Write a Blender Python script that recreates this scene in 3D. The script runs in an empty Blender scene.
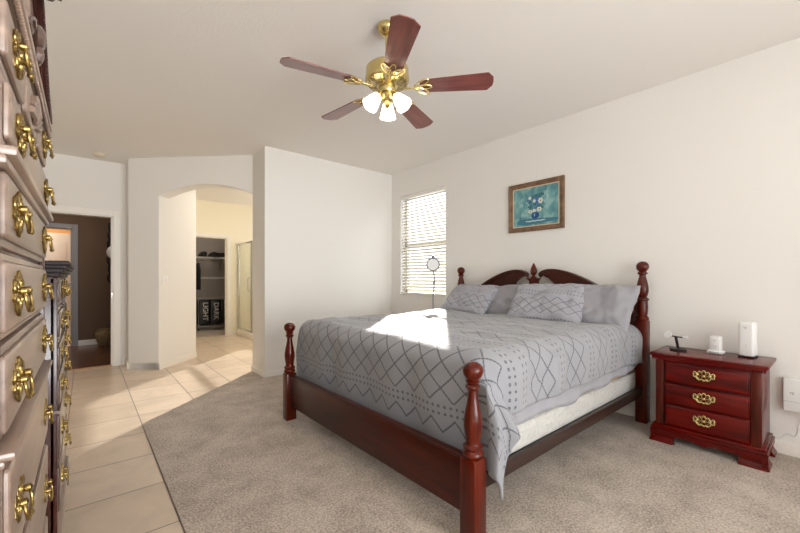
import bpy, bmesh, math, random
from mathutils import Vector, Matrix, noise
random.seed(7)
C = bpy.context.scene
COL = C.collection
PI = math.pi

# ---------------------------------------------------------------- camera
S = 1.18                       # eye height
cd = bpy.data.cameras.new('camera')
cd.sensor_width = 36.0
cd.lens = 373 / 800 * 36
cd.shift_y = 12.5 / 800
cd.clip_start = 0.02
cam = bpy.data.objects.new('camera', cd)
COL.objects.link(cam)
cam.location = (0, 0, S)
cam.rotation_euler = (PI / 2, 0, -math.atan(315.5 / 373))
C.camera = cam

# ---------------------------------------------------------------- world, sun, exposure
C.view_settings.view_transform = 'Standard'
C.view_settings.look = 'None'
C.view_settings.gamma = 1
C.view_settings.exposure = 0.40
C.view_settings.use_curve_mapping = False
C.cycles.use_denoising = True
C.cycles.max_bounces = 10
C.cycles.diffuse_bounces = 7
C.cycles.transparent_max_bounces = 12
C.cycles.sample_clamp_indirect = 6
C.cycles.caustics_reflective = False
C.cycles.caustics_refractive = False

w = bpy.data.worlds.new('world')
C.world = w
w.use_nodes = True
wb = w.node_tree.nodes['Background']
wb.inputs[0].default_value = (0.86, 0.93, 1.0, 1)
wb.inputs[1].default_value = 2.6

def add_light(name, kind, loc, energy, color=(1, 1, 1), direction=None, **kw):
    l = bpy.data.lights.new(name, kind)
    l.energy = energy
    l.color = color
    for k, v in kw.items():
        setattr(l, k, v)
    o = bpy.data.objects.new(name, l)
    COL.objects.link(o)
    o.location = loc
    if direction:
        o.rotation_euler = Vector(direction).to_track_quat('-Z', 'Y').to_euler()
    return o

SUN = Vector((-1, -0.93, -0.665))
add_light('sun', 'SUN', (8, 8, 8), 24.0, (1.0, 0.95, 0.87), SUN, angle=math.radians(0.9))
# added fill light outside the invented glass doors behind the camera
add_light('rear_fill', 'AREA', (.9, -3.2, 1.3), 102, (1.0, 0.99, 0.98), (-0.30, 1, 0.34),
          shape='RECTANGLE', size=3.0, size_y=2.1, spread=math.radians(118))

# ---------------------------------------------------------------- helpers
def tag(o, label=None, cat=None, group=None, kind=None):
    if label: o['label'] = label
    if cat: o['category'] = cat
    if group: o['group'] = group
    if kind: o['kind'] = kind
    return o

def thing(name, label, cat, loc=(0, 0, 0), rz=0, group=None):
    o = bpy.data.objects.new(name, None)
    o.empty_display_size = 0.1
    COL.objects.link(o)
    o.location = loc
    o.rotation_euler = (0, 0, rz)
    return tag(o, label, cat, group)

def children(o):
    return [c for c in list(COL.objects) if c.parent == o]

def copy_tree(o, parent=None, kids=None):
    c = o.copy()
    COL.objects.link(c)
    c.parent = parent
    for ch in children(o):
        copy_tree(ch, c)
    return c

class MB:
    def __init__(self):
        self.bm = bmesh.new()
    def _xf(self, verts, M):
        if M is not None:
            for v in verts:
                v.co = M @ v.co
    def box(self, x0, x1, y0, y1, z0, z1, bevel=0, seg=2, M=None):
        r = bmesh.ops.create_cube(self.bm, size=1)
        vs = r['verts']
        for v in vs:
            v.co = Vector((x0 + (v.co.x + .5) * (x1 - x0), y0 + (v.co.y + .5) * (y1 - y0), z0 + (v.co.z + .5) * (z1 - z0)))
        if bevel:
            es = list({e for v in vs for e in v.link_edges})
            rr = bmesh.ops.bevel(self.bm, geom=es, offset=bevel, segments=seg, affect='EDGES', profile=0.5)
            vs = list({v for f in rr['faces'] for v in f.verts} | {v for v in vs if v.is_valid})
        self._xf(vs, M)
        return self
    def lathe(self, prof, n=24, M=None, sx=1, sy=1, cap=True):
        rings = []
        new = []
        for (r, z) in prof:
            ring = []
            for k in range(n):
                a = 2 * PI * k / n
                ring.append(self.bm.verts.new((max(r, 1e-4) * math.cos(a) * sx, max(r, 1e-4) * math.sin(a) * sy, z)))
            rings.append(ring)
            new += ring
        for a, b in zip(rings[:-1], rings[1:]):
            for k in range(n):
                self.bm.faces.new((a[k], a[(k + 1) % n], b[(k + 1) % n], b[k]))
        if cap:
            self.bm.faces.new(rings[0][::-1])
            self.bm.faces.new(rings[-1])
        self._xf(new, M)
        return self
    def tube(self, pts, r, n=8, closed=False, M=None, radii=None):
        pts = [Vector(p) for p in pts]
        m = len(pts)
        rings = []
        prev = None
        new = []
        for i, p in enumerate(pts):
            if closed:
                t = (pts[(i + 1) % m] - pts[i - 1])
            else:
                t = pts[min(i + 1, m - 1)] - pts[max(i - 1, 0)]
            t.normalize()
            if prev is None:
                up = Vector((0, 0, 1)) if abs(t.z) < .9 else Vector((1, 0, 0))
                nrm = t.cross(up).normalized()
            else:
                nrm = (prev - t * prev.dot(t))
                if nrm.length < 1e-6:
                    nrm = t.orthogonal()
                nrm.normalize()
            prev = nrm
            b = t.cross(nrm)
            rr = radii[i] if radii else r
            ring = [self.bm.verts.new(p + (nrm * math.cos(2 * PI * k / n) + b * math.sin(2 * PI * k / n)) * rr) for k in range(n)]
            rings.append(ring)
            new += ring
        pairs = list(zip(rings[:-1], rings[1:]))
        if closed:
            pairs.append((rings[-1], rings[0]))
        for a, b in pairs:
            for k in range(n):
                self.bm.faces.new((a[k], a[(k + 1) % n], b[(k + 1) % n], b[k]))
        if not closed:
            self.bm.faces.new(rings[0][::-1])
            self.bm.faces.new(rings[-1])
        self._xf(new, M)
        return self
    def prism(self, poly, d0, d1, axis='z', M=None, bevel=0):
        """poly: list of 2D points; extruded along axis between d0 and d1.
        axis z: (x,y); axis y: (x,z); axis x: (y,z)"""
        def P(p, d):
            if axis == 'z': return (p[0], p[1], d)
            if axis == 'y': return (p[0], d, p[1])
            return (d, p[0], p[1])
        a = [self.bm.verts.new(P(p, d0)) for p in poly]
        b = [self.bm.verts.new(P(p, d1)) for p in poly]
        n = len(poly)
        f0 = self.bm.faces.new(a[::-1])
        f1 = self.bm.faces.new(b)
        fs = [f0, f1]
        for k in range(n):
            fs.append(self.bm.faces.new((a[k], a[(k + 1) % n], b[(k + 1) % n], b[k])))
        vs = a + b
        if bevel:
            es = [e for e in set(f0.edges) | set(f1.edges)]
            rr = bmesh.ops.bevel(self.bm, geom=es, offset=bevel, segments=2, affect='EDGES', profile=0.5)
            vs = list({v for f in rr['faces'] for v in f.verts} | {v for v in vs if v.is_valid})
        self._xf(vs, M)
        return self
    def grid(self, fn, nu, nv, closed_v=False, uvf=None):
        """fn(i,j)->co for i in 0..nu, j in 0..nv"""
        vs = [[self.bm.verts.new(fn(i, j)) for j in range(nv + 1)] for i in range(nu + 1)]
        uvl = self.bm.loops.layers.uv.verify() if uvf else None
        for i in range(nu):
            for j in range(nv):
                f = self.bm.faces.new((vs[i][j], vs[i + 1][j], vs[i + 1][j + 1], vs[i][j + 1]))
                if uvf:
                    for l, (a, b) in zip(f.loops, ((i, j), (i + 1, j), (i + 1, j + 1), (i, j + 1))):
                        l[uvl].uv = uvf(a, b)
        return self
    def sphere(self, c, r, n=16, scale=(1, 1, 1)):
        M = Matrix.Translation(c) @ Matrix.Diagonal((scale[0], scale[1], scale[2], 1))
        bmesh.ops.create_uvsphere(self.bm, u_segments=n, v_segments=n // 2, radius=r, matrix=M)
        return self
    def build(self, name, mat, parent=None, smooth=True, angle=35):
        bmesh.ops.recalc_face_normals(self.bm, faces=self.bm.faces)
        me = bpy.data.meshes.new(name)
        if smooth:
            th = math.radians(angle)
            for e in self.bm.edges:
                if len(e.link_faces) == 2:
                    e.smooth = e.calc_face_angle(0) < th
            for f in self.bm.faces:
                f.smooth = True
        self.bm.to_mesh(me)
        self.bm.free()
        me.materials.append(mat)
        o = bpy.data.objects.new(name, me)
        COL.objects.link(o)
        if parent is not None:
            o.parent = parent
        return o

def struct(o):
    o['kind'] = 'structure'
    return o

# ---------------------------------------------------------------- materials
def lin(c):
    return tuple(((v / 255) / 12.92 if v / 255 <= .04045 else (((v / 255) + .055) / 1.055) ** 2.4) for v in c)

def mat(name, rgb, rough=.5, metal=0, bump=0, bscale=50, var=0, vscale=5, spec=.5, coat=0, trans=0, sheen=0, bdist=.01):
    m = bpy.data.materials.new(name)
    m.use_nodes = True
    nt = m.node_tree
    b = nt.nodes['Principled BSDF']
    c = lin(rgb)
    b.inputs['Base Color'].default_value = (*c, 1)
    b.inputs['Roughness'].default_value = rough
    b.inputs['Metallic'].default_value = metal
    b.inputs['Specular IOR Level'].default_value = spec
    b.inputs['Coat Weight'].default_value = coat
    b.inputs['Coat Roughness'].default_value = .12
    b.inputs['Sheen Weight'].default_value = sheen
    b.inputs['Transmission Weight'].default_value = trans
    tc = nt.nodes.new('ShaderNodeTexCoord')
    if var:
        n = nt.nodes.new('ShaderNodeTexNoise')
        n.inputs['Scale'].default_value = vscale
        n.inputs['Detail'].default_value = 5
        nt.links.new(tc.outputs['Object'], n.inputs['Vector'])
        mr = nt.nodes.new('ShaderNodeMapRange')
        mr.inputs['From Min'].default_value = .3
        mr.inputs['From Max'].default_value = .7
        mr.inputs['To Min'].default_value = 1 - var
        mr.inputs['To Max'].default_value = 1 + var
        nt.links.new(n.outputs[0], mr.inputs['Value'])
        mx = nt.nodes.new('ShaderNodeVectorMath')
        mx.operation = 'SCALE'
        mx.inputs[0].default_value = c
        nt.links.new(mr.outputs[0], mx.inputs['Scale'])
        nt.links.new(mx.outputs[0], b.inputs['Base Color'])
    if bump:
        n = nt.nodes.new('ShaderNodeTexNoise')
        n.inputs['Scale'].default_value = bscale
        n.inputs['Detail'].default_value = 4
        nt.links.new(tc.outputs['Object'], n.inputs['Vector'])
        bp = nt.nodes.new('ShaderNodeBump')
        bp.inputs['Strength'].default_value = bump
        bp.inputs['Distance'].default_value = bdist
        nt.links.new(n.outputs[0], bp.inputs['Height'])
        nt.links.new(bp.outputs[0], b.inputs['Normal'])
    return m

def wood(name, dark, light, rough=.3, scale=(3, 30, 30), coat=.3, spec=.5):
    m = mat(name, light, rough, coat=coat, spec=spec)
    nt = m.node_tree
    b = nt.nodes['Principled BSDF']
    tc = nt.nodes.new('ShaderNodeTexCoord')
    mp = nt.nodes.new('ShaderNodeMapping')
    mp.inputs['Scale'].default_value = scale
    n = nt.nodes.new('ShaderNodeTexNoise')
    n.inputs['Scale'].default_value = 1.0
    n.inputs['Detail'].default_value = 6
    n.inputs['Distortion'].default_value = .6
    cr = nt.nodes.new('ShaderNodeValToRGB')
    cr.color_ramp.elements[0].position = .3
    cr.color_ramp.elements[0].color = (*lin(dark), 1)
    cr.color_ramp.elements[1].position = .72
    cr.color_ramp.elements[1].color = (*lin(light), 1)
    nt.links.new(tc.outputs['Object'], mp.inputs['Vector'])
    nt.links.new(mp.outputs[0], n.inputs['Vector'])
    nt.links.new(n.outputs[0], cr.inputs[0])
    nt.links.new(cr.outputs[0], b.inputs['Base Color'])
    return m

M = {}
M['wall'] = mat('wall_paint', (234, 231, 226), .85, bump=.12, bscale=90, spec=.2)
M['ceil'] = mat('ceiling_paint', (238, 234, 229), .9, bump=.15, bscale=70, spec=.15)
M['trim'] = mat('trim_paint', (238, 234, 227), .45)
M['brown_wall'] = mat('brown_paint', (112, 92, 76), .8, bump=.1, bscale=90, spec=.2)
M['bath_wall'] = mat('bath_paint', (240, 232, 212), .8, bump=.1, bscale=90, spec=.2)
M['orange_wall'] = mat('warm_entry_paint', (226, 178, 120), .8, spec=.2)
M['grey_trim'] = mat('grey_trim', (142, 140, 142), .5)
M['grey_wall'] = mat('closet_paint', (168, 160, 152), .85, spec=.2)
M['brass'] = mat('polished_brass', (212, 192, 132), .25, metal=1, bump=.08, bscale=60)
M['brass_dark'] = mat('antique_brass', (160, 136, 82), .28, metal=1, bump=.3, bscale=120, bdist=.004)
M['liner_beige'] = mat('beige_plastic', (222, 208, 184), .5)
M['black'] = mat('black_plastic', (22, 22, 24), .45)
M['white_plastic'] = mat('white_plastic', (236, 236, 234), .35)
M['grey_plastic'] = mat('grey_plastic', (120, 122, 126), .4)
M['chrome'] = mat('chrome', (215, 215, 212), .2, metal=1)
M['cherry'] = wood('cherry_wood', (70, 18, 10), (134, 42, 20), .22, (2, 26, 26), .5)
M['cherry_v'] = wood('cherry_wood_upright', (52, 10, 2), (98, 26, 5), .28, (26, 26, 2), .2, .25)
M['cherry_y'] = wood('cherry_wood_lengthways', (44, 10, 3), (76, 24, 7), .36, (26, 2, 26), .15, .3)
M['chest_crown'] = mat('dark_red_crown', (58, 22, 16), .45, coat=.15)
M['chest_low'] = wood('grey_brown_cherry', (58, 38, 32), (96, 70, 58), .4, (2.5, 20, 26), .8, .7)  # drawer fronts browner and less red than the chest sides
M['chest_cap'] = mat('dark_chest_top', (34, 22, 22), .55, spec=.3)
M['night'] = wood('red_cherry_wood', (60, 3, 1), (114, 8, 1), .26, (2.5, 20, 26), .1, .25)
M['chest'] = wood('glare_paled_cherry', (112, 90, 78), (158, 134, 118), .42, (2.5, 20, 26), .9, .8)  # grazing glare on the dark wood is put into this pale base colour
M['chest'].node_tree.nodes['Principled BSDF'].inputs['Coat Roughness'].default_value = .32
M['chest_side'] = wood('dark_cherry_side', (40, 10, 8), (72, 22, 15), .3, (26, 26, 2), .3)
M['blade'] = wood('fan_blade_wood', (96, 46, 42), (138, 76, 68), .3, (3, 30, 30), .4)
M['rail'] = mat('dark_rail', (48, 30, 24), .4)
M['pine'] = wood('pine_board', (178, 138, 96), (212, 176, 132), .6, (2, 20, 20), 0)
M['sheet'] = mat('grey_sheet', (150, 149, 155), .85, bump=.2, bscale=300, sheen=.2, bdist=.002)
M['ticking'] = mat('white_ticking', (192, 190, 185), .8, bump=1.0, bscale=32, var=.05, vscale=30, bdist=.02)
M['glasspane'] = mat('dark_glass', (255, 255, 255), .03)

def glass_mat(name, tint, amount):
    m = bpy.data.materials.new(name)
    m.use_nodes = True
    nt = m.node_tree
    for n in list(nt.nodes):
        nt.nodes.remove(n)
    out = nt.nodes.new('ShaderNodeOutputMaterial')
    t = nt.nodes.new('ShaderNodeBsdfTransparent')
    t.inputs[0].default_value = (*tint, 1)
    g = nt.nodes.new('ShaderNodeBsdfGlossy')
    g.inputs['Roughness'].default_value = .03
    mx = nt.nodes.new('ShaderNodeMixShader')
    mx.inputs[0].default_value = amount
    nt.links.new(t.outputs[0], mx.inputs[1])
    nt.links.new(g.outputs[0], mx.inputs[2])
    nt.links.new(mx.outputs[0], out.inputs[0])
    return m

def frosted(name, col, clear, emit=0):
    m = bpy.data.materials.new(name)
    m.use_nodes = True
    nt = m.node_tree
    for n in list(nt.nodes):
        nt.nodes.remove(n)
    out = nt.nodes.new('ShaderNodeOutputMaterial')
    t = nt.nodes.new('ShaderNodeBsdfTransparent')
    tl = nt.nodes.new('ShaderNodeBsdfTranslucent')
    tl.inputs[0].default_value = (*col, 1)
    d = nt.nodes.new('ShaderNodeBsdfDiffuse')
    d.inputs[0].default_value = (*col, 1)
    m1 = nt.nodes.new('ShaderNodeMixShader')
    m1.inputs[0].default_value = .5
    nt.links.new(tl.outputs[0], m1.inputs[1])
    nt.links.new(d.outputs[0], m1.inputs[2])
    mx = nt.nodes.new('ShaderNodeMixShader')
    mx.inputs[0].default_value = clear
    nt.links.new(m1.outputs[0], mx.inputs[1])
    nt.links.new(t.outputs[0], mx.inputs[2])
    last = mx
    if emit:
        e = nt.nodes.new('ShaderNodeEmission')
        e.inputs[0].default_value = (1, .86, .66, 1)
        e.inputs[1].default_value = emit
        a = nt.nodes.new('ShaderNodeAddShader')
        nt.links.new(mx.outputs[0], a.inputs[0])
        nt.links.new(e.outputs[0], a.inputs[1])
        last = a
    nt.links.new(last.outputs[0], out.inputs[0])
    return m

def emissive(name, col, s):
    m = bpy.data.materials.new(name)
    m.use_nodes = True
    b = m.node_tree.nodes['Principled BSDF']
    b.inputs['Emission Color'].default_value = (*col, 1)
    b.inputs['Emission Strength'].default_value = s
    b.inputs['Base Color'].default_value = (*col, 1)
    return m

M['glass'] = glass_mat('window_glass', (.97, .98, .98), .06)
M['shower_glass'] = glass_mat('shower_glass', (.93, .94, .9), .12)
M['bath_pane'] = frosted('obscure_glass', (.68, .67, .64), .36)
M['slat'] = frosted('blind_slat', (.74, .70, .62), 0)
M['shade'] = frosted('frosted_shade', (.80, .74, .64), 0, 0.12)
M['bulb'] = emissive('lit_bulb', (1, .92, .82), 420)

# carpet
def carpet():
    m = mat('carpet', (176, 164, 152), .95, spec=.05, sheen=.2)
    nt = m.node_tree
    b = nt.nodes['Principled BSDF']
    tc = nt.nodes.new('ShaderNodeTexCoord')
    n1 = nt.nodes.new('ShaderNodeTexNoise'); n1.inputs['Scale'].default_value = 95; n1.inputs['Detail'].default_value = 3
    n2 = nt.nodes.new('ShaderNodeTexNoise'); n2.inputs['Scale'].default_value = 4.5; n2.inputs['Detail'].default_value = 9
    n2.inputs['Roughness'].default_value = .65
    for n in (n1, n2):
        nt.links.new(tc.outputs['Object'], n.inputs['Vector'])
    ad = nt.nodes.new('ShaderNodeMath'); ad.operation = 'MULTIPLY_ADD'
    nt.links.new(n1.outputs[0], ad.inputs[0]); ad.inputs[1].default_value = .62
    m2 = nt.nodes.new('ShaderNodeMath'); m2.operation = 'MULTIPLY'; m2.inputs[1].default_value = .40
    nt.links.new(n2.outputs[0], m2.inputs[0]); nt.links.new(m2.outputs[0], ad.inputs[2])
    cr = nt.nodes.new('ShaderNodeValToRGB')
    cr.color_ramp.elements[0].position = .36; cr.color_ramp.elements[0].color = (*lin((136, 122, 109)), 1)
    cr.color_ramp.elements[1].position = .63; cr.color_ramp.elements[1].color = (*lin((206, 193, 179)), 1)
    nt.links.new(ad.outputs[0], cr.inputs[0]); nt.links.new(cr.outputs[0], b.inputs['Base Color'])
    bp = nt.nodes.new('ShaderNodeBump'); bp.inputs['Strength'].default_value = .9; bp.inputs['Distance'].default_value = .012
    nt.links.new(ad.outputs[0], bp.inputs['Height']); nt.links.new(bp.outputs[0], b.inputs['Normal'])
    return m
M['carpet'] = carpet()

def tiles():
    m = mat('floor_tile', (220, 200, 178), .34)
    nt = m.node_tree
    b = nt.nodes['Principled BSDF']
    tc = nt.nodes.new('ShaderNodeTexCoord')
    mp = nt.nodes.new('ShaderNodeMapping')
    mp.inputs['Location'].default_value = (-.357 + .46 * 10, -2.545 + .46 * 10, 0)
    br = nt.nodes.new('ShaderNodeTexBrick')
    br.offset = 0; br.squash = 1
    br.inputs['Scale'].default_value = 1
    br.inputs['Brick Width'].default_value = .46
    br.inputs['Row Height'].default_value = .46
    br.inputs['Mortar Size'].default_value = .0045
    br.inputs['Mortar Smooth'].default_value = .1
    br.inputs['Bias'].default_value = 0
    br.inputs['Color1'].default_value = (*lin((222, 204, 184)), 1)
    br.inputs['Color2'].default_value = (*lin((210, 191, 170)), 1)
    br.inputs['Mortar'].default_value = (*lin((150, 134, 120)), 1)
    n = nt.nodes.new('ShaderNodeTexNoise'); n.inputs['Scale'].default_value = 3.5; n.inputs['Detail'].default_value = 8
    n.inputs['Roughness'].default_value = .6; n.inputs['Distortion'].default_value = 1.2
    mr = nt.nodes.new('ShaderNodeMapRange')
    mr.inputs['From Min'].default_value = .3; mr.inputs['From Max'].default_value = .7
    mr.inputs['To Min'].default_value = .86; mr.inputs['To Max'].default_value = 1.06
    vm = nt.nodes.new('ShaderNodeVectorMath'); vm.operation = 'SCALE'
    nt.links.new(tc.outputs['Object'], mp.inputs['Vector']); nt.links.new(mp.outputs[0], br.inputs['Vector'])
    nt.links.new(tc.outputs['Object'], n.inputs['Vector']); nt.links.new(n.outputs[0], mr.inputs['Value'])
    nt.links.new(br.outputs['Color'], vm.inputs[0]); nt.links.new(mr.outputs[0], vm.inputs['Scale'])
    nt.links.new(vm.outputs[0], b.inputs['Base Color'])
    bp = nt.nodes.new('ShaderNodeBump'); bp.invert = True; bp.inputs['Strength'].default_value = .5; bp.inputs['Distance'].default_value = .003
    nt.links.new(br.outputs['Fac'], bp.inputs['Height']); nt.links.new(bp.outputs[0], b.inputs['Normal'])
    return m
M['tile'] = tiles()

def planks():
    m = mat('wood_floor', (92, 58, 42), .25)
    nt = m.node_tree
    b = nt.nodes['Principled BSDF']
    tc = nt.nodes.new('ShaderNodeTexCoord')
    br = nt.nodes.new('ShaderNodeTexBrick')
    br.inputs['Scale'].default_value = 1
    br.inputs['Brick Width'].default_value = 1.1
    br.inputs['Row Height'].default_value = .12
    br.inputs['Mortar Size'].default_value = .002
    br.inputs['Color1'].default_value = (*lin((110, 68, 48)), 1)
    br.inputs['Color2'].default_value = (*lin((70, 42, 32)), 1)
    br.inputs['Mortar'].default_value = (*lin((30, 18, 14)), 1)
    nt.links.new(tc.outputs['Object'], br.inputs['Vector'])
    nt.links.new(br.outputs['Color'], b.inputs['Base Color'])
    return m
M['planks'] = planks()

def math_nodes(nt):
    def f(op, a, b_=None, c=None):
        n = nt.nodes.new('ShaderNodeMath'); n.operation = op
        for i, v in enumerate((a, b_, c)):
            if v is None: continue
            if isinstance(v, (int, float)): n.inputs[i].default_value = v
            else: nt.links.new(v, n.inputs[i])
        return n.outputs[0]
    return f

def duvet_mat(name, base, line, scale=1.0, swap=False, phase=0.0):
    """woven diamond bands and rows of dots, laid out in cloth metres (UV)"""
    m = mat(name, base, .85, sheen=.25, bump=.25, bscale=240, bdist=.002)
    nt = m.node_tree
    b = nt.nodes['Principled BSDF']
    f = math_nodes(nt)
    uv = nt.nodes.new('ShaderNodeUVMap')
    sp = nt.nodes.new('ShaderNodeSeparateXYZ')
    nt.links.new(uv.outputs[0], sp.inputs[0])
    a, bb = (sp.outputs[0], sp.outputs[1]) if not swap else (sp.outputs[1], sp.outputs[0])
    U = .073 * scale                     # half diamond across the band
    UT = .055 * scale
    q = f('DIVIDE', bb, U)               # along the band
    EDGE = 1.836                         # where the wide band over the foot of the bed begins
    PER = 6.9
    t = f('DIVIDE', f('ADD', a, phase + .0615), UT)
    tt = f('SUBTRACT', t, f('MULTIPLY', f('FLOOR', f('DIVIDE', t, PER)), PER))
    te = f('DIVIDE', f('SUBTRACT', a, EDGE), .068)
    sel = f('GREATER_THAN', a, EDGE)
    nsel = f('SUBTRACT', 1.0, sel)
    WID = .045
    def linemask(v, wid):
        fr = f('FRACT', v)
        d = f('MINIMUM', fr, f('SUBTRACT', 1.0, fr))
        return f('LESS_THAN', d, wid)
    def lattice(tv):
        return f('MAXIMUM', linemask(f('MULTIPLY', f('ADD', tv, q), .5), WID), linemask(f('MULTIPLY', f('SUBTRACT', tv, q), .5), WID))
    def dots(tv, row, n=2.0, r=.12):
        dq = f('SUBTRACT', f('FRACT', f('MULTIPLY', q, n)), .5)
        dq = f('DIVIDE', dq, n)
        dt = f('SUBTRACT', tv, row)
        return f('LESS_THAN', f('ADD', f('MULTIPLY', dq, dq), f('MULTIPLY', dt, dt)), r * r)
    ma = f('MULTIPLY', lattice(tt), f('LESS_THAN', tt, 4.0))
    for row in (4.95, 5.75):
        ma = f('MAXIMUM', ma, dots(tt, row))
    mb_ = f('MULTIPLY', lattice(f('SUBTRACT', te, 1.4)), f('MULTIPLY', f('GREATER_THAN', te, 1.4), f('LESS_THAN', te, 6.4)))
    frq = f('FRACT', f('MULTIPLY', q, .5))
    tri = f('MULTIPLY', f('ABSOLUTE', f('SUBTRACT', frq, .5)), 2.0)
    zz = f('ABSOLUTE', f('SUBTRACT', te, f('ADD', 7.7, tri)))
    mb_ = f('MAXIMUM', mb_, f('LESS_THAN', zz, WID * 2.2))
    for row in (.3, .85, 6.75, 7.3):
        mb_ = f('MAXIMUM', mb_, dots(te, row))
    msk = f('ADD', f('MULTIPLY', ma, nsel), f('MULTIPLY', mb_, sel))
    # thread texture breaks the lines into stitches
    st = f('GREATER_THAN', f('FRACT', f('MULTIPLY', bb, 70.0)), .28)
    msk = f('MULTIPLY', msk, f('ADD', f('MULTIPLY', st, .4), .55))
    mx = nt.nodes.new('ShaderNodeMix'); mx.data_type = 'RGBA'
    mx.inputs[6].default_value = (*lin(base), 1)
    mx.inputs[7].default_value = (*lin(line), 1)
    nt.links.new(msk, mx.inputs[0])
    nt.links.new(mx.outputs[2], b.inputs['Base Color'])
    return m
M['duvet'] = duvet_mat('patterned_duvet', (141, 142, 147), (78, 78, 84))
M['sham'] = duvet_mat('patterned_sham', (158, 158, 166), (92, 94, 102), .8, True, .1)

# ---------------------------------------------------------------- room shell
XR, YF, XJ = 3.575, 4.42, 1.635
H = S * 2.34
YD, YB = 6.378, -3.0
XL = -.66
A0 = Vector((XJ, 4.84)); A1 = Vector((.441, 6.034))
P0 = Vector((.7375, 5.7375)); P1 = Vector((1.284, 6.284))
YC = 8.26      # bathroom's far wall
YH = 8.67      # hall's far wall

def wallseg(mb, p0, p1, side, t, openings=(), z0=0, z1=None):
    """vertical wall from p0 to p1; its visible face is the p0-p1 line and its body lies on `side` (+1 left, -1 right)"""
    z1 = H if z1 is None else z1
    p0 = Vector(p0); p1 = Vector(p1)
    d = (p1 - p0); L = d.length; ang = math.atan2(d.y, d.x)
    Mx = Matrix.Translation((p0.x, p0.y, 0)) @ Matrix.Rotation(ang, 4, 'Z')
    ya, yb = (0, t) if side > 0 else (-t, 0)
    cuts = sorted({0, L} | {s for o in openings for s in o[:2]})
    for a, b in zip(cuts[:-1], cuts[1:]):
        spans = [(z0, z1)]
        for (s0, s1, za, zb) in openings:
            if a >= s0 - 1e-6 and b <= s1 + 1e-6:
                ns = []
                for (u, v) in spans:
                    if za > u: ns.append((u, min(za, v)))
                    if zb < v: ns.append((max(zb, u), v))
                spans = ns
        for (u, v) in spans:
            if v - u > 1e-4:
                mb.box(a, b, ya, yb, u, v, M=Mx)
    return mb

WIN = (3.311, 4.213, .96, 2.40)      # bedroom window
BWIN = (6.25, 8.1, 1.0, 2.5)         # bathroom window
m = MB(); m.box(-3.2, XR + .15, YB - .2, 12.2, -.1, 0)
struct(m.build('floor', M['tile'], smooth=False))
m = MB()
m.prism([(XR, YB), (XR, YF), (XJ, YF), (XJ, 4.84), (.357, 3.6432), (.357, YB)], 0, .012)
struct(m.build('floor', M['carpet'], smooth=False))
m = MB(); m.box(-2.0, .62, YD + .05, YH, 0, .006)
struct(m.build('floor', M['planks'], smooth=False))
m = MB(); m.box(1.2, 2.75, YC + .06, 10.05, 0, .012)
struct(m.build('floor', M['carpet'], smooth=False))
m = MB(); m.box(-3.2, XR + .15, YB - .2, 12.2, H, H + .1)
struct(m.build('ceiling', M['ceil'], smooth=False))

m = MB(); wallseg(m, (XR, YB - .1), (XR, YF + .06), -1, .15, [(WIN[0] - YB + .1, WIN[1] - YB + .1, WIN[2], WIN[3])])
struct(m.build('wall_right', M['wall'], smooth=False))
m = MB(); wallseg(m, (XR, YF + .06), (XR, 10.2), -1, .15, [(BWIN[0] - YF - .06, BWIN[1] - YF - .06, BWIN[2], BWIN[3])])
struct(m.build('wall_right', M['bath_wall'], smooth=False))
m = MB(); wallseg(m, (XJ + .12, YF), (XR, YF), 1, .12)
wallseg(m, (XJ, 4.84), (XJ, YF), 1, .12)
struct(m.build('wall_far', M['wall'], smooth=False))
m = MB(); wallseg(m, (XL, YB), (XL, YD + .12), 1, .12)
struct(m.build('wall_left', M['wall'], smooth=False))
m = MB(); wallseg(m, (XL, YB), (XR, YB), -1, .12, [(-.62 - XL, 2.42 - XL, .04, 2.4)])
struct(m.build('wall_back', M['wall'], smooth=False))
DX0, DX1 = -.50, .30
m = MB(); wallseg(m, (XL, YD), (.56, YD), 1, .12, [(DX0 - XL, DX1 - XL, 0, 2.03)])
wallseg(m, (.441, YD), (.441, 6.034), 1, .12)
struct(m.build('wall_far', M['wall'], smooth=False))

# the arched 45 degree wall
m = MB()
d = (A1 - A0); LA = d.length; ang = math.atan2(d.y, d.x)
MA = Matrix.Translation((A0.x, A0.y, 0)) @ Matrix.Rotation(ang, 4, 'Z')
sP = (P0 - A0).length
TA = .2
m.box(sP, LA, -TA, 0, 0, H, M=MA)
NA = 36
def archz(s):
    u = (s - sP / 2) / (sP / 2)
    R = (sP / 2) ** 2 / (2 * .14) + .07
    return 2.265 + .14 + math.sqrt(R * R - (s - sP / 2) ** 2) - R
for k in range(NA):
    s0, s1 = sP * k / NA, sP * (k + 1) / NA
    m.prism([(s0, archz(s0)), (s1, archz(s1)), (s1, H), (s0, H)], -TA, 0, axis='y', M=MA)
bmesh.ops.remove_doubles(m.bm, verts=m.bm.verts, dist=1e-5)
struct(m.build('wall_left', M['wall'], smooth=False))
PD = (P1 - P0).normalized()
m = MB(); wallseg(m, P0 + PD * (TA + .0005), P1, 1, .12)
struct(m.build('wall_left', M['wall'], smooth=False))
m = MB(); wallseg(m, P1, (P1.x, YC), 1, .12)
struct(m.build('wall_left', M['bath_wall'], smooth=False))
CX0, CX1 = 1.50, 2.27
m = MB(); wallseg(m, (P1.x - .12, YC), (XR, YC), 1, .12, [(CX0 - P1.x + .12, CX1 - P1.x + .12, 0, 2.03)])
struct(m.build('wall_far', M['bath_wall'], smooth=False))
m = MB(); wallseg(m, (1.2, YC + .12), (1.2, 10.1), 1, .1); wallseg(m, (2.75, 10.1), (2.75, YC + .12), 1, .1)
wallseg(m, (1.1, 10.05), (2.85, 10.05), 1, .1)
struct(m.build('wall_back', M['grey_wall'], smooth=False))
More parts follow.
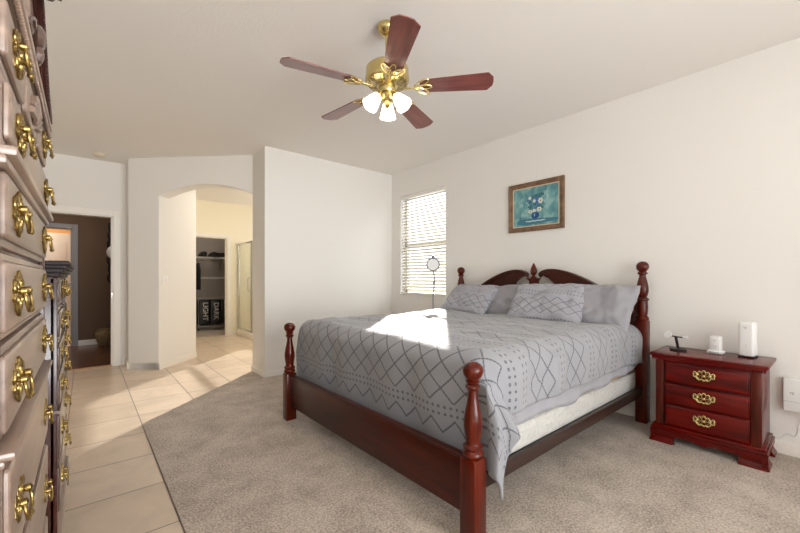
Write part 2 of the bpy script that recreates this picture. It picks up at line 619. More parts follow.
# hall and entry
m = MB()
GX0, GX1 = -.97, -.16
wallseg(m, (-2.0, YH), (.72, YH), 1, .12, [(GX0 + 2.0, GX1 + 2.0, 0, 2.06)])
wallseg(m, (.62, YH), (.62, YD + .12), 1, .1)
wallseg(m, (-2.0, YD + .12), (-2.0, YH), 1, .1)
m.box(-2.1, XL - .12, YD, YD + .12, 0, H)
struct(m.build('wall_far', M['brown_wall'], smooth=False))
m = MB()
wallseg(m, (-2.0, 10.25), (.72, 10.25), 1, .12)
wallseg(m, (.62, 10.25), (.62, YH + .12), 1, .1)
wallseg(m, (-2.0, YH + .12), (-2.0, 10.25), 1, .1)
struct(m.build('wall_far', M['orange_wall'], smooth=False))

# baseboards
def base_run(name, segs, h=.085, t=.014, z0=0.0, mt='trim'):
    m = MB()
    for (p0, p1, side) in segs:
        p0 = Vector(p0); p1 = Vector(p1); d = p1 - p0; L = d.length
        Mx = Matrix.Translation((p0.x, p0.y, 0)) @ Matrix.Rotation(math.atan2(d.y, d.x), 4, 'Z')
        y0, y1 = (0, t) if side > 0 else (-t, 0)
        m.box(0, L, y0, y1, z0, h - .012, M=Mx)
        m.box(0, L, y0 * .6, y1 * .6, h - .012, h, M=Mx)
    return struct(m.build(name, M[mt], smooth=False))
base_run('baseboard_right', [((XR, YB), (XR, YF), 1)])
base_run('baseboard_far', [((XJ, YF), (XR, YF), -1), ((XJ, 4.85), (XJ, YF - .014), -1)])
base_run('baseboard_left', [((XL, YB), (XL, YD), -1)])
base_run('baseboard_far', [((.44, YD), (.44, 6.03), -1), ((.39, YD), (.441, YD), -1)])
base_run('baseboard_left', [(A1, P0, -1 if False else 1), (P0, P1, -1)])
base_run('baseboard_far', [((2.35, YC), (2.44, YC), -1)])
base_run('baseboard_far', [((GX1 + .075, YH), (.62, YH), -1)], h=.1)

# door casing (bedroom doorway) and jamb lining
def casing(name, x0, x1, y, zt, wd=.075, proj=.018, mt='trim', depth=.12, side=-1):
    m = MB()
    ya, yb = (y - proj, y) if side < 0 else (y, y + proj)
    m.box(x0 - wd, x0, ya, yb, 0, zt + wd, bevel=.004)
    m.box(x1, x1 + wd, ya, yb, 0, zt + wd, bevel=.004)
    m.box(x0, x1, ya, yb, zt, zt + wd, bevel=.004)
    m.box(x0, x0 + .014, y - .002, y + depth, 0, zt)
    m.box(x1 - .014, x1, y - .002, y + depth, 0, zt)
    m.box(x0, x1, y - .002, y + depth, zt - .014, zt)
    m.box(x1 - .026, x1 - .014, y + .04, y + .075, 0, zt - .014)
    return struct(m.build(name, M[mt], smooth=False))
casing('trim_1', DX0, DX1, YD, 2.03)
casing('trim_2', CX0, CX1, YC, 2.03)
casing('trim_3', GX0, GX1, YH, 2.06, mt='grey_trim')
m = MB(); m.box(DX0, DX1, YD + .0, YD + .055, 0, .012, bevel=.004)
struct(m.build('trim_4', M['pine'], smooth=False))
# little strike plate on the jamb
m = MB(); m.box(DX1 - .018, DX1 - .0135, YD + .02, YD + .045, .93, .99)
s = struct(m.build('trim_5', M['chrome'], smooth=False))

# entry door
dr = thing('door_1', None, None, (-.58, 10.25, 0)); dr['kind'] = 'structure'
m = MB(); m.box(-.45, .41, -.04, -.005, .01, 2.03, bevel=.003)
for (a, b) in ((-.34, -.06), (.02, .30)):
    for (c, dd) in ((.18, .75), (.85, 1.45), (1.55, 1.9)):
        m.box(a, b, -.048, -.038, c, dd, bevel=.006)
m.build('door_panel', M['trim'], dr, smooth=False)
m = MB()
m.box(-.53, -.45, -.03, 0, 0, 2.11); m.box(.41, .49, -.03, 0, 0, 2.11); m.box(-.53, .49, -.03, 0, 2.03, 2.11)
m.build('door_frame', M['trim'], dr, smooth=False)
m = MB(); m.lathe([(.025, 0), (.025, .008), (.01, .012), (.01, .035), (.027, .045), (.03, .06), (.02, .072), (.001, .075)],
                  M=Matrix.Translation((.35, -.04, .98)) @ Matrix.Rotation(PI / 2, 4, 'X'))
m.lathe([(.022, 0), (.022, .012), (.001, .014)], M=Matrix.Translation((.35, -.04, 1.1)) @ Matrix.Rotation(PI / 2, 4, 'X'))
m.build('door_handle', M['chrome'], dr)

# ---------------------------------------------------------------- windows
def window(name, y0, y1, z0, z1, pane):
    root = thing(name, None, None, (XR, (y0 + y1) / 2, z0)); root['kind'] = 'structure'
    hy = (y1 - y0) / 2; hz = z1 - z0
    m = MB()
    fx0, fx1 = .095, .14
    for (a, b, c, d) in ((-hy, hy, 0, .045), (-hy, hy, hz - .045, hz), (-hy, -hy + .045, 0, hz), (hy - .045, hy, 0, hz), (-hy, hy, hz * .5 - .025, hz * .5 + .025)):
        m.box(fx0, fx1, a, b, c, d)
    m.build('window_frame', M['trim'], root, smooth=False)
    m = MB(); m.box(.115, .12, -hy + .03, hy - .03, .03, hz - .03)
    m.build('window_pane', M[pane], root, smooth=False)
    return root
window('window_1', *WIN[:2], WIN[2], WIN[3], 'glass')
window('window_2', *BWIN[:2], BWIN[2], BWIN[3], 'bath_pane')
m = MB(); m.box(XR - .012, XR + .1, WIN[0], WIN[1], WIN[2] - .004, WIN[2] + .006)
struct(m.build('trim_6', M['trim'], smooth=False))

# unseen sliding glass door, added behind the camera to let fill light in
sd = thing('added_door', None, None, (.9, YB, 0)); sd['kind'] = 'structure'
m = MB()
for x in (-1.52, -.03, 1.46):
    m.box(x, x + .06, -.09, -.04, .04, 2.4)
m.box(-1.52, 1.52, -.09, -.04, .04, .1); m.box(-1.52, 1.52, -.09, -.04, 2.34, 2.4)
m.build('door_frame', M['trim'], sd, smooth=False)
m = MB(); m.box(-1.48, 1.48, -.068, -.062, .1, 2.34)
m.build('door_pane', M['glass'], sd, smooth=False)

# blinds
bl = thing('window_blind', 'cream horizontal slat blind covering the bedroom window', 'window blind', (XR + .035, (WIN[0] + WIN[1]) / 2, WIN[2]))
hy = (WIN[1] - WIN[0]) / 2 - .012
hz = WIN[3] - WIN[2]
m = MB(); m.box(-.03, .03, -hy, hy, hz - .045, hz - .002, bevel=.004)
m.build('head_rail', M['trim'], bl)
tilt = math.radians(35)
sl = None
zz = hz - .07
nsl = 0
while zz > .05:
    if sl is None:
        m = MB()
        pr = []
        for k in range(7):
            x = -.025 + .05 * k / 6
            pr.append((x, .004 * (1 - (x / .025) ** 2)))
        m.prism(pr + [(x, z - .0025) for x, z in pr[::-1]], -hy, hy, axis='y')
        sl = m.build('slat', M['slat'], bl)
        o = sl
    else:
        o = sl.copy(); COL.objects.link(o)
    o.location = (0, 0, zz)
    o.rotation_euler = (0, -tilt, 0)
    zz -= .0435
    nsl += 1
m = MB(); m.box(-.025, .025, -hy, hy, .008, .03, bevel=.004)
m.build('bottom_rail', M['trim'], bl)
for yy in (-hy * .72, 0, hy * .72):
    m = MB()
    for xx in (-.028, .028):
        m.tube([(xx, yy, .02), (xx, yy, hz - .03)], .0012, 5)
    m.build('ladder_cord', M['trim'], bl)
m = MB(); m.tube([(-.04, hy - .06, hz - .04), (-.042, hy - .06, hz - .75)], .004, 6)
m.build('tilt_wand', M['white_plastic'], bl)

# light switch on passage wall, smoke detector
def on_wall(px, py, pz, nx, ny):
    """matrix whose local -Y points out of the wall along (nx,ny)"""
    return (px, py, pz), math.atan2(ny, nx) + PI / 2
loc, rz = on_wall(P0.x + .1 * .7071, P0.y + .1 * .7071, 1.16, .7071, -.7071)
sw = thing('light_switch', 'white light switch plate on the wall just inside the arch', 'light switch', loc, rz)
m = MB(); m.box(-.057, .057, -.006, 0, -.058, .058, bevel=.003); m.build('switch_plate', M['white_plastic'], sw)
for x in (-.023, .023):
    m = MB(); m.box(x - .016, x + .016, -.011, -.004, -.033, .033, bevel=.002); m.build('rocker', M['trim'], sw)
zs = 373 * 1.34 * S / 125.; xs = -300 / 373 * zs
sm = MB()
SX, SY = zs * .645 + xs * .764, zs * .764 - xs * .645
sm.lathe([(.001, -.038), (.04, -.036), (.058, -.024), (.066, -.008), (.066, 0)], 28)
o = sm.build('smoke_detector', M['liner_beige']); o.location = (SX, SY, H)
tag(o, 'round white smoke detector on the ceiling near the doorway', 'smoke detector')

# ---------------------------------------------------------------- bed
FX, HX, Y0, Y1 = 1.31, 3.49, 1.05, 2.978
bed = thing('four_poster_bed', 'cherry wood four-post bed frame with ball finials and swan-neck headboard', 'bed', ((FX + HX) / 2, (Y0 + Y1) / 2, .012))
cx, cy = (FX + HX) / 2, (Y0 + Y1) / 2
def square_post(m, x, y, w, z0, z1):
    m.box(x - w, x + w, y - w, y + w, z0, z1, bevel=.006)
def foot_prof():
    return [(.034, .385), (.043, .392), (.046, .402), (.043, .412), (.036, .42), (.044, .43), (.044, .437), (.034, .446), (.031, .46), (.036, .49), (.041, .53), (.040, .56),
            (.034, .60), (.026, .64), (.022, .67), (.021, .695), (.03, .703), (.034, .711), (.03, .72), (.022, .727), (.03, .733), (.033, .739), (.026, .744),
            (.030, .75), (.040, .762), (.0455, .778), (.046, .792), (.042, .806), (.033, .817), (.018, .825), (.001, .828)]
def head_prof():
    return [(.036, .83), (.045, .838), (.047, .848), (.04, .86), (.034, .868), (.036, .88), (.038, .90), (.040, .935), (.037, .985), (.036, .99), (.046, .998), (.046, 1.006), (.034, 1.014),
            (.03, 1.022), (.038, 1.04), (.044, 1.07), (.043, 1.10), (.035, 1.145), (.027, 1.175), (.023, 1.195), (.024, 1.202), (.036, 1.21), (.036, 1.22), (.025, 1.228),
            (.032, 1.236), (.043, 1.25), (.0465, 1.268), (.044, 1.285), (.034, 1.3), (.018, 1.31), (.001, 1.313)]
for y in (Y0, Y1):
    m = MB(); square_post(m, FX - cx, y - cy, .042, 0, .385)
    m.lathe([(r, .385 + (z - .385) * .945) for r, z in foot_prof()], 28, M=Matrix.Translation((FX - cx, y - cy, 0)))
    m.build('footpost', M['cherry_v'], bed)
for y in (Y0, Y1):
    m = MB(); square_post(m, HX - cx, y - cy, .042, 0, .83)
    m.lathe(head_prof(), 28, M=Matrix.Translation((HX - cx, y - cy, 0)))
    m.build('headpost', M['cherry_v'], bed)
m = MB()
ya, yb = Y0 - cy + .04, Y1 - cy - .04
m.box(FX - cx - .014, FX - cx + .014, ya, yb, .12, .365, bevel=.003)
m.box(FX - cx - .022, FX - cx + .022, ya, yb, .36, .378, bevel=.005)
m.build('footboard', M['cherry_y'], bed)
# headboard: lower panel and two scrolled arms
m = MB(); hx = HX - cx
m.box(hx - .014, hx + .014, ya, yb, .42, 1.02, bevel=.003)
m.box(hx - .014, hx + .014, ya, yb, .2, .34, bevel=.003)
m.build('headboard_panel', M['cherry_y'], bed)
W2 = (yb - ya) / 2
def arm_pts():
    top = [(W2 * .98, .93), (W2 * .86, 1.0), (W2 * .72, 1.085), (W2 * .57, 1.165), (W2 * .42, 1.225), (W2 * .29, 1.258), (W2 * .19, 1.266), (W2 * .11, 1.25), (W2 * .075, 1.225)]
    return top
def smooth_curve(p, n=5):
    out = []
    P = [p[0]] + list(p) + [p[-1]]
    for i in range(1, len(P) - 2):
        for k in range(n):
            t = k / n
            a = []
            for c in range(len(p[0])):
                p0, p1, p2, p3 = P[i - 1][c], P[i][c], P[i + 1][c], P[i + 2][c]
                a.append(.5 * ((2 * p1) + (-p0 + p2) * t + (2 * p0 - 5 * p1 + 4 * p2 - p3) * t * t + (-p0 + 3 * p1 - 3 * p2 + p3) * t ** 3))
            out.append(tuple(a))
    out.append(tuple(p[-1]))
    return out
topc = smooth_curve(arm_pts())
for sgn in (-1, 1):
    m = MB()
    low = [(W2 * .1, 1.205), (W2 * .17, 1.175), (W2 * .225, 1.13), (W2 * .23, 1.02), (W2 * .98, 1.0 - .1)]
    m.prism([(sgn * y, z - .02) for y, z in topc] + [(sgn * y, z) for y, z in low], hx - .011, hx + .011, axis='x')
    m.build('scroll_panel', M['cherry_y'], bed)
    m = MB()
    # projecting crown moulding along the curve
    for (o0, o1, pj) in ((0, .022, .042), (.022, .034, .030), (.034, .044, .02)):
        vs = []
        for i in range(len(topc) - 1):
            (y0_, z0_), (y1_, z1_) = topc[i], topc[i + 1]
            m.prism([(sgn * y0_, z0_ - o0), (sgn * y1_, z1_ - o0), (sgn * y1_, z1_ - o1), (sgn * y0_, z0_ - o1)], hx - pj, hx + .018, axis='x')
    bmesh.ops.remove_doubles(m.bm, verts=m.bm.verts, dist=1e-5)
    m.build('crown_moulding', M['cherry_y'], bed, smooth=False)
m = MB()
m.box(hx - .024, hx + .018, -.045, .045, 1.0, 1.165, bevel=.003)
m.box(hx - .045, hx + .02, -.068, .068, 1.165, 1.178, bevel=.004)
m.box(hx - .034, hx + .02, -.056, .056, 1.152, 1.167, bevel=.004)
m.build('finial_block', M['cherry_v'], bed)
m = MB(); m.lathe([(.03, 1.178), (.032, 1.186), (.018, 1.194), (.014, 1.205), (.027, 1.22), (.034, 1.24), (.033, 1.258), (.025, 1.285), (.014, 1.31), (.006, 1.325), (.001, 1.33)], 20,
                  M=Matrix.Translation((hx - .01, 0, 0)))
m.build('finial', M['cherry_v'], bed)
for y in (Y0, Y1):
    sg = -1 if y == Y0 else 1
    m = MB()
    m.box(FX - cx + .04, HX - cx - .04, y - cy - .012, y - cy + .012, .222, .29, bevel=.002)
    m.box(FX - cx + .04, HX - cx - .04, y - cy + (0 if sg < 0 else -.05), y - cy + (.05 if sg < 0 else 0), .262, .268)
    m.build('side_rail', M['rail'], bed)
for k, x in enumerate((1.80 - cx, 2.45 - cx, 2.98 - cx)):
    m = MB(); m.box(x - .03, x + .03, ya - .02, yb + .02, .195, .222)
    m.build('cross_slat', M['rail'], bed)
    for y in (-.3, .5):
        m = MB(); m.box(x - .02, x + .02, y - .02, y + .02, .0, .196)
        m.build('support_leg', M['black'], bed)
for z in (.24, .30):
    m = MB(); m.sphere((HX - cx - .02, Y0 - cy - .044, z), .008); m.build('bolt', M['chrome'], bed)

# box spring, board, mattress
m = MB(); m.box(1.45, 3.42, 1.07, 2.958, .288, .432, bevel=.025, seg=3)
o = m.build('box_spring', M['ticking']); tag(o, 'white quilted box spring on the dark side rails of the bed', 'box spring')
m = MB(); m.box(1.46, 3.41, 1.085, 2.94, .434, .452, bevel=.002)
o = m.build('bunkie_board', M['pine']); tag(o, 'thin pale wooden board lying on top of the box spring', 'board')
m = MB(); m.box(1.47, 3.42, 1.10, 2.93, .455, .79, bevel=.05, seg=4)
o = m.build('mattress', M['sheet']); tag(o, 'thick grey-sheeted mattress hidden under the patterned comforter', 'mattress')

# sheet hanging beneath the comforter on the near side
def sheet_fn(i, j):
    u = i / 110; v = j / 10
    x = 1.50 + u * 1.86
    zt = .66; zb = .446 + .010 * math.sin(x * 5.0) + .012 * math.sin(x * 13 + 1) + .05 * max(0, (x - 3.0)) / .36
    z = zt + (zb - zt) * v
    y = 1.064 - v * (.009 + .007 * math.sin(x * 17 + 1.2 * math.sin(x * 6)) + .003 * math.sin(x * 39))
    return (x, y, z)
m = MB(); m.grid(sheet_fn, 110, 10)
o = m.build('bed_sheet', M['sheet']); tag(o, 'plain grey sheet edge hanging below the patterned comforter', 'sheet')
sol = o.modifiers.new('thick', 'SOLIDIFY'); sol.thickness = .004; sol.offset = -1

# comforter
TOP = .835; RC = .11
IX0, IX1, IY0, IY1 = 1.51, 3.44, 1.155, 2.92   # flat part
HANG_F, HANG_N, HANG_B = .60, .365, .50
def drape(a, b):
    """a: cloth coord along X (0 at head end, grows to foot), b: along Y"""
    x = IX1 - a; y = b
    px = max(x, IX0); py = min(max(y, IY0), IY1)
    dx, dy = x - px, y - py
    hx_ = 0.0
    d = math.hypot(dx, dy)
    puff = .020 * noise.noise(Vector((x * 2.2, y * 2.2, 3))) + .010 * noise.noise(Vector((x * 7, y * 5, 1))) + .004 * noise.noise(Vector((x * 16, y * 13, 8)))
    puff += .004 * math.sin(x * 24 + 3 * noise.noise(Vector((x, y * 2, 5)))) * (1 - min(1, d * 3))
    headsag = -.05 * max(0, 1 - a / .45) ** 2
    if d < 1e-6:
        return Vector((x, y, TOP + puff + headsag))
    n = Vector((dx, dy)) / d
    arc = RC * PI / 2
    if d < arc:
        r = RC * math.sin(d / RC); z = TOP - RC * (1 - math.cos(d / RC)); drop = 0
    else:
        r = RC; drop = d - arc; z = TOP - RC - drop
    # arc position along the perimeter for the folds
    corner = min(1, abs(dx) / .12) * min(1, abs(dy) / .12)
    sperim = (y * 1.0 if abs(dx) > abs(dy) else 3.0 - x)
    fold = (.016 * math.sin(sperim * 15 + 2 * noise.noise(Vector((sperim * 2, 0, 0)))) + .02 * noise.noise(Vector((sperim * 6, d * 2, 2)))) * min(1, d / .3)
    bulge = .03 * math.sin(min(1, d / .45) * PI)
    r += fold * (1 if abs(dy) > abs(dx) else .6) + bulge * .6
    out = Vector((px + n.x * r, py + n.y * r, z + puff * .7 + headsag * .6))
    if abs(dx) > 1e-6 and abs(dy) <= abs(dx):     # foot side stays behind the footboard
        out.x = max(out.x, FX + .04 + .004)
    if dx < 0 and dy < 0:
        k = min(1, drop / .25) * corner
        out.y -= .095 * k
        th = math.atan2(-dy, -dx) / (PI / 2)          # 0 foot side .. 1 near side
        k = k * k * (3 - 2 * k)
        out.x = out.x * (1 - k) + (1.362 + .17 * th) * k
        out.x = max(out.x, 1.362)
        if drop > .03: out.y = min(out.y, 1.0 + .04 * (1 - k))
        out.y -= (.035 * math.sin(th * PI) + .012 * math.sin(th * PI * 3)) * k
    if dx < 0 and dy > 0:
        k = min(1, drop / .25) * corner
        out.y += .09 * k
        out.x = max(out.x, 1.385) - .0 * k
    if dy < 0 and dx >= 0:
        out.y = min(out.y, 1.036)  if z < .64 else out.y
    return out
NA_, NB_ = 170, 190
alen = (IX1 - IX0) + HANG_F
b0 = IY0 - HANG_N; b1 = IY1 + HANG_B
def cfn(i, j):
    a = alen * i / NA_; b = b0 + (b1 - b0) * j / NB_
    # wavy hem
    return drape(a, b)
m = MB()
m.grid(cfn, NA_, NB_, uvf=lambda i, j: (alen * i / NA_, (b0 + (b1 - b0) * j / NB_)))
o = m.build('comforter', M['duvet'], angle=180)
tag(o, 'grey comforter with darker diamond bands and dotted rows spread over the bed', 'comforter')
sol = o.modifiers.new('thick', 'SOLIDIFY'); sol.thickness = .014; sol.offset = -1

# pillows
def pillow(name, mt, w, h, t, loc, rot, label, cat='pillow', group=None, flange=0.0, seed=0):
    n1, n2 = 40, 30
    m = MB()
    def sheetf(sgn):
        def fn(i, j):
            u = -1 + 2 * i / n1; v = -1 + 2 * j / n2
            e = max(0, 1 - abs(u) ** 3.2) ** .55 * max(0, 1 - abs(v) ** 3.2) ** .55
            pin = 1 - .07 * (1 - abs(v) ** 2) * abs(u) ** 4 - .06 * abs(u * v) ** 5
            pin2 = 1 - .11 * (1 - abs(u) ** 2) * abs(v) ** 4
            x = u * w / 2 * pin; y = v * h / 2 * pin2
            z = sgn * t / 2 * e
            z += e * .026 * noise.noise(Vector((u * 2.5 + seed, v * 2.5, sgn + seed))) + .012 * noise.noise(Vector((u * 8 + seed, v * 5, 4)))
            z += .012 * e * math.sin(6 * u * (1 - .5 * v) + 9 * v * u + seed) * abs(u) ** .5
            y += .012 * noise.noise(Vector((u * 3, v * 2 + seed, 7)))
            return (x, y, z)
        return fn
    uvf = lambda i, j: (-w / 2 + w * i / n1, -h / 2 + h * j / n2)
    m.grid(sheetf(1), n1, n2, uvf=uvf)
    m.grid(sheetf(-1), n1, n2, uvf=uvf)
    bmesh.ops.remove_doubles(m.bm, verts=m.bm.verts, dist=2e-4)
    o = m.build(name, mt, angle=75)
    o.location = loc
    o.rotation_euler = rot
    tag(o, label, cat, group)
    ss = o.modifiers.new('smooth', 'SUBSURF'); ss.levels = 1; ss.render_levels = 1
    return o
def pil_rot(lean, yaw, roll=0):
    """local x -> along bed width (Y), local y -> up the lean, local z -> towards the foot and up"""
    R = Matrix.Rotation(yaw, 3, 'Z') @ Matrix(((0, math.cos(lean), -math.sin(lean)), (-1, 0, 0), (0, math.sin(lean), math.cos(lean)))) @ Matrix.Rotation(roll, 3, 'Z')
    return R.to_euler()
PIL = [
    ('sham_pillow', 'sham', .70, .48, .17, (3.19, 1.72, .955), pil_rot(math.radians(48), .12, .0), 'patterned grey pillow in front, nearer the nightstand', 1),
    ('sham_pillow', 'sham', .66, .48, .17, (3.20, 2.62, .95), pil_rot(math.radians(42), -.03, .0), 'patterned grey pillow in front, nearer the window', 2),
    ('pillow', 'sheet', .72, .46, .17, (3.30, 1.385, .955), pil_rot(math.radians(52), -.02, -.02), 'plain grey pillow against the headboard beside the near post', 3),
    ('pillow', 'sheet', .72, .44, .17, (3.31, 2.27, .945), pil_rot(math.radians(52), .03, .03), 'plain grey pillow against the headboard behind the window-side patterned pillow', 4),
]
for (nm, mt, w_, h_, t_, loc, rot, lab, sd_) in PIL:
    pillow(nm, M[mt], w_, h_, t_, loc, rot, lab, group='patterned pillows' if mt == 'sham' else 'plain grey pillows', seed=sd_)

# ---------------------------------------------------------------- drawer pulls
def scallop(rx, rz, n=48, k=6, amp=.12, cx_=0, cz_=0):
    out = []
    for i in range(n):
        a = 2 * PI * i / n
        r = 1 + amp * math.cos(k * a)
        out.append((cx_ + rx * r * math.cos(a), cz_ + rz * r * math.sin(a)))
    return out
def pull(parent, loc, w=.11, h=.072, solid=True, rz=0, mt='brass', depth=.014):
    """ornate bail pull in local XZ, sticking out along -Y"""
    m = MB()
    hw, hh = w / 2, h / 2
    shape = [(0, 1.0), (.10, .93), (.16, .72), (.30, .66), (.40, .80), (.50, .66), (.56, .42), (.72, .46), (.84, .62), (.95, .48), (1, .2), (.92, .02), (.98, -.2), (.86, -.36), (.70, -.3),
             (.58, -.42), (.50, -.72), (.36, -.78), (.26, -.66), (.14, -.8), (0, -1.0)]
    outl = [(x * hw, z * hh) for x, z in shape] + [(-x * hw, z * hh) for x, z in shape[::-1][1:-1]]
    pts = smooth_curve(outl + [outl[0]], 3)
    if solid:
        m.prism(outl, -.003, 0, axis='y')
    m.tube([(x, -.0035, z) for x, z in pts[:-1]], .0022 if solid else .0026, 6, closed=True)
    for (cx_, cz_, rr) in ((0, .45, .26), (0, -.45, .26), (.32, .25, .2), (-.32, .25, .2), (.30, -.28, .2), (-.30, -.28, .2), (.78, .1, .2), (-.78, .1, .2)):
        m.tube([(cx_ * hw + rr * hw * .7 * math.cos(a * PI / 6), -.004, cz_ * hh + rr * hh * 1.2 * math.sin(a * PI / 6)) for a in range(12)], .0018, 5, closed=True)
    # posts and bail
    for s in (-1, 1):
        m.lathe([(.0085, 0), (.0085, .004), (.005, .006), (.005, depth - .006), (.0075, depth - .004), (.0075, depth + .004), (.001, depth + .007)], 12,
                M=Matrix.Translation((s * hw * .58, 0, hh * .12)) @ Matrix.Rotation(PI / 2, 4, 'X'))
    bail = [(-hw * .58, -depth, hh * .12), (-hw * .70, -depth - .003, -hh * .18), (-hw * .62, -depth - .005, -hh * .55), (-hw * .40, -depth - .006, -hh * .78), (-hw * .16, -depth - .006, -hh * .66),
            (0, -depth - .006, -hh * .78), (hw * .16, -depth - .006, -hh * .66), (hw * .40, -depth - .006, -hh * .78), (hw * .62, -depth - .005, -hh * .55), (hw * .70, -depth - .003, -hh * .18), (hw * .58, -depth, hh * .12)]
    m.tube(smooth_curve(bail, 4), .003, 8)
    m.sphere((0, -depth - .006, -hh * .74), .006, 10)
    if not solid:
        m.sphere((0, -.006, -.002), .009, 10, (1, .5, 1))
    o = m.build('drawer_pull', M[mt], parent)
    o.location = loc
    o.rotation_euler = (0, 0, rz)
    return o

# drawer with raised lip edge, front facing -Y locally
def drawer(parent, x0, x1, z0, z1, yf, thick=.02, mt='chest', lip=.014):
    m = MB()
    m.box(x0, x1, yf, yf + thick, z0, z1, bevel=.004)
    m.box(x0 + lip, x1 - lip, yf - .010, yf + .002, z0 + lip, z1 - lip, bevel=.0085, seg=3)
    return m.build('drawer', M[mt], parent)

# ---------------------------------------------------------------- nightstand
# local frame: front faces -Y; placed with rotation -90deg so that front faces -X
def nightstand():
    W, D, Hn = .60, .40, .637
    root = thing('nightstand', 'red cherry three-drawer nightstand with bracket feet beside the bed', 'nightstand', (3.565, .5925, .012), -PI / 2)
    hw = W / 2
    m = MB()
    m.box(-hw + .02, hw - .02, -D + .025, -.005, .095, .60, bevel=.002)          # carcass
    m.build('body', M['night'], root)
    for s in (-1, 1):
        m = MB()
        m.box(s * (hw - .045) - .025, s * (hw - .045) + .025, -D + .012, -D + .03, .12, .585, bevel=.005, seg=2)
        m.build('corner_pilaster', M['cherry_v'], root)
    m = MB()
    m.box(-hw - .012, hw + .012, -D - .012, -.002, .615, .637, bevel=.006, seg=3)
    m.box(-hw - .002, hw + .002, -D, -.002, .600, .616, bevel=.005)
    m.build('top', M['night'], root)
    m = MB()      # gadroon beads beneath the top
    n = 46
    for k in range(n):
        x = -hw + (k + .5) * W / n
        m.box(x - .0052, x + .0052, -D - .002, -D + .02, .590, .603, bevel=.003, seg=1)
    m.build('gadroon_edge', M['night'], root)
    m = MB()
    m.box(-hw + .004, hw - .004, -D + .004, -.003, .105, .125, bevel=.006, seg=2)
    m.box(-hw - .006, hw + .006, -D - .006, -.003, .085, .108, bevel=.007, seg=2)
    m.build('base_moulding', M['night'], root)
    # shaped apron with ogee bracket feet
    pr = [(-hw, .09), (-hw, .0), (-hw + .135, .0), (-hw + .13, .012), (-hw + .112, .03), (-hw + .125, .048), (-hw + .15, .056), (-.06, .056), (-.03, .047), (0, .043)]
    full = pr + [(-x, z) for x, z in pr[::-1][1:]]
    m = MB(); m.prism(full, -D + .0, -D + .018, axis='y'); m.build('apron', M['night'], root)
    for s in (-1, 1):
        m = MB()
        prof = [(0, .088), (.004, .07), (-.002, .05), (-.004, .035), (.006, .018), (.014, .006), (.014, 0)]
        m.prism([(-D - o_ - .003, z_) for o_, z_ in prof] + [(-D + .019, 0.001), (-D + .019, .087)], min(s * (hw - .128), s * (hw + .009)), max(s * (hw - .128), s * (hw + .009)), axis='x')
        m.prism([(s * (hw + o_ + .0015), z_ * .99 + .0008) for o_, z_ in prof] + [(s * (hw - .021), 0.0018), (s * (hw - .021), .0855)], -D - .0125, -D + .13, axis='y')
        m.build('bracket_foot', M['night'], root)
        m = MB()
        m.prism([(s * (hw + o_ + .0015), z_ * .99 + .0008) for o_, z_ in prof] + [(s * (hw - .021), 0.0018), (s * (hw - .021), .0855)], -.12, -.004, axis='y')
        m.build('bracket_foot', M['night'], root)
    for (z0, z1) in ((.435, .583), (.285, .430), (.132, .280)):
        dw = drawer(root, -hw + .075, hw - .075, z0, z1, -D + .01, mt='night', lip=.006)
        pull(dw, (0, -D + .0, (z0 + z1) / 2 + .01), .115, .072, solid=False, mt='brass', depth=.012)
    return root
nightstand()

# things on the nightstand. top z
NT = .012 + .637
def px_at(x, y, z):
    """point of the room on the horizontal plane z seen at picture position x, y (survey helper)"""
    dz = 373 * (S - z) / (y - 279.0); xc = (x - 400) / 373 * dz
    return (dz * .6458 + xc * .7635, dz * .7635 - xc * .6458)
cx_, cy_ = px_at(678, 350.5, NT)
cs = thing('charging_stand', 'black and white wireless charging stand on the nightstand', 'charging stand', (cx_, cy_, NT), -PI / 2 - .35)
m = MB(); m.lathe([(.055, 0), (.058, .003), (.058, .012), (.054, .015), (.001, .015)], 28, sx=1, sy=.62); m.build('base', M['black'], cs)
m = MB(); m.box(-.009, .009, -.004, .004, .01, .105, bevel=.002, M=Matrix.Translation((.004, 0, 0)) @ Matrix.Rotation(-.2, 4, 'Y')); m.build('stem', M['black'], cs)
m = MB(); m.tube([(-.06, 0, .102), (.05, 0, .10)], .005, 8); m.build('arm', M['black'], cs)
m = MB(); m.lathe([(.001, -.005), (.026, -.005), (.029, 0), (.026, .005), (.001, .005)], 24, M=Matrix.Translation((-.07, -.004, .108)) @ Matrix.Rotation(PI / 2 - .35, 4, 'X'))
m.build('phone_pad', M['white_plastic'], cs)
m = MB(); m.lathe([(.001, -.004), (.016, -.004), (.018, 0), (.016, .006), (.001, .006)], 24, M=Matrix.Translation((.052, -.002, .106)) @ Matrix.Rotation(.25, 4, 'X'))
m.build('watch_pad', M['white_plastic'], cs)

cx_, cy_ = px_at(716, 353.5, NT)
pt = thing('power_tower', 'small white outlet tower on the nightstand beside the router', 'power strip', (cx_, cy_, NT), -PI / 2 - .1)
m = MB(); m.box(-.045, .045, -.035, .035, 0, .024, bevel=.009, seg=3); m.build('base', M['white_plastic'], pt)
m = MB(); m.box(-.03, .03, -.026, .026, .022, .125, bevel=.006, seg=3); m.build('tower', M['white_plastic'], pt)
m = MB()
for z in (.052, .094):
    for x in (-.007, .007):
        m.box(x - .0012, x + .0012, -.0275, -.0255, z, z + .009)
    m.lathe([(.0028, 0), (.0028, .002)], 8, M=Matrix.Translation((0, -.0255, z - .006)) @ Matrix.Rotation(PI / 2, 4, 'X'))
m.build('socket', M['grey_plastic'], pt)
m = MB()
for x in (-.026, -.012, .002, .018):
    m.box(x - .005, x + .005, -.0365, -.0345, .009, .014)
m.build('usb_port', M['grey_plastic'], pt)

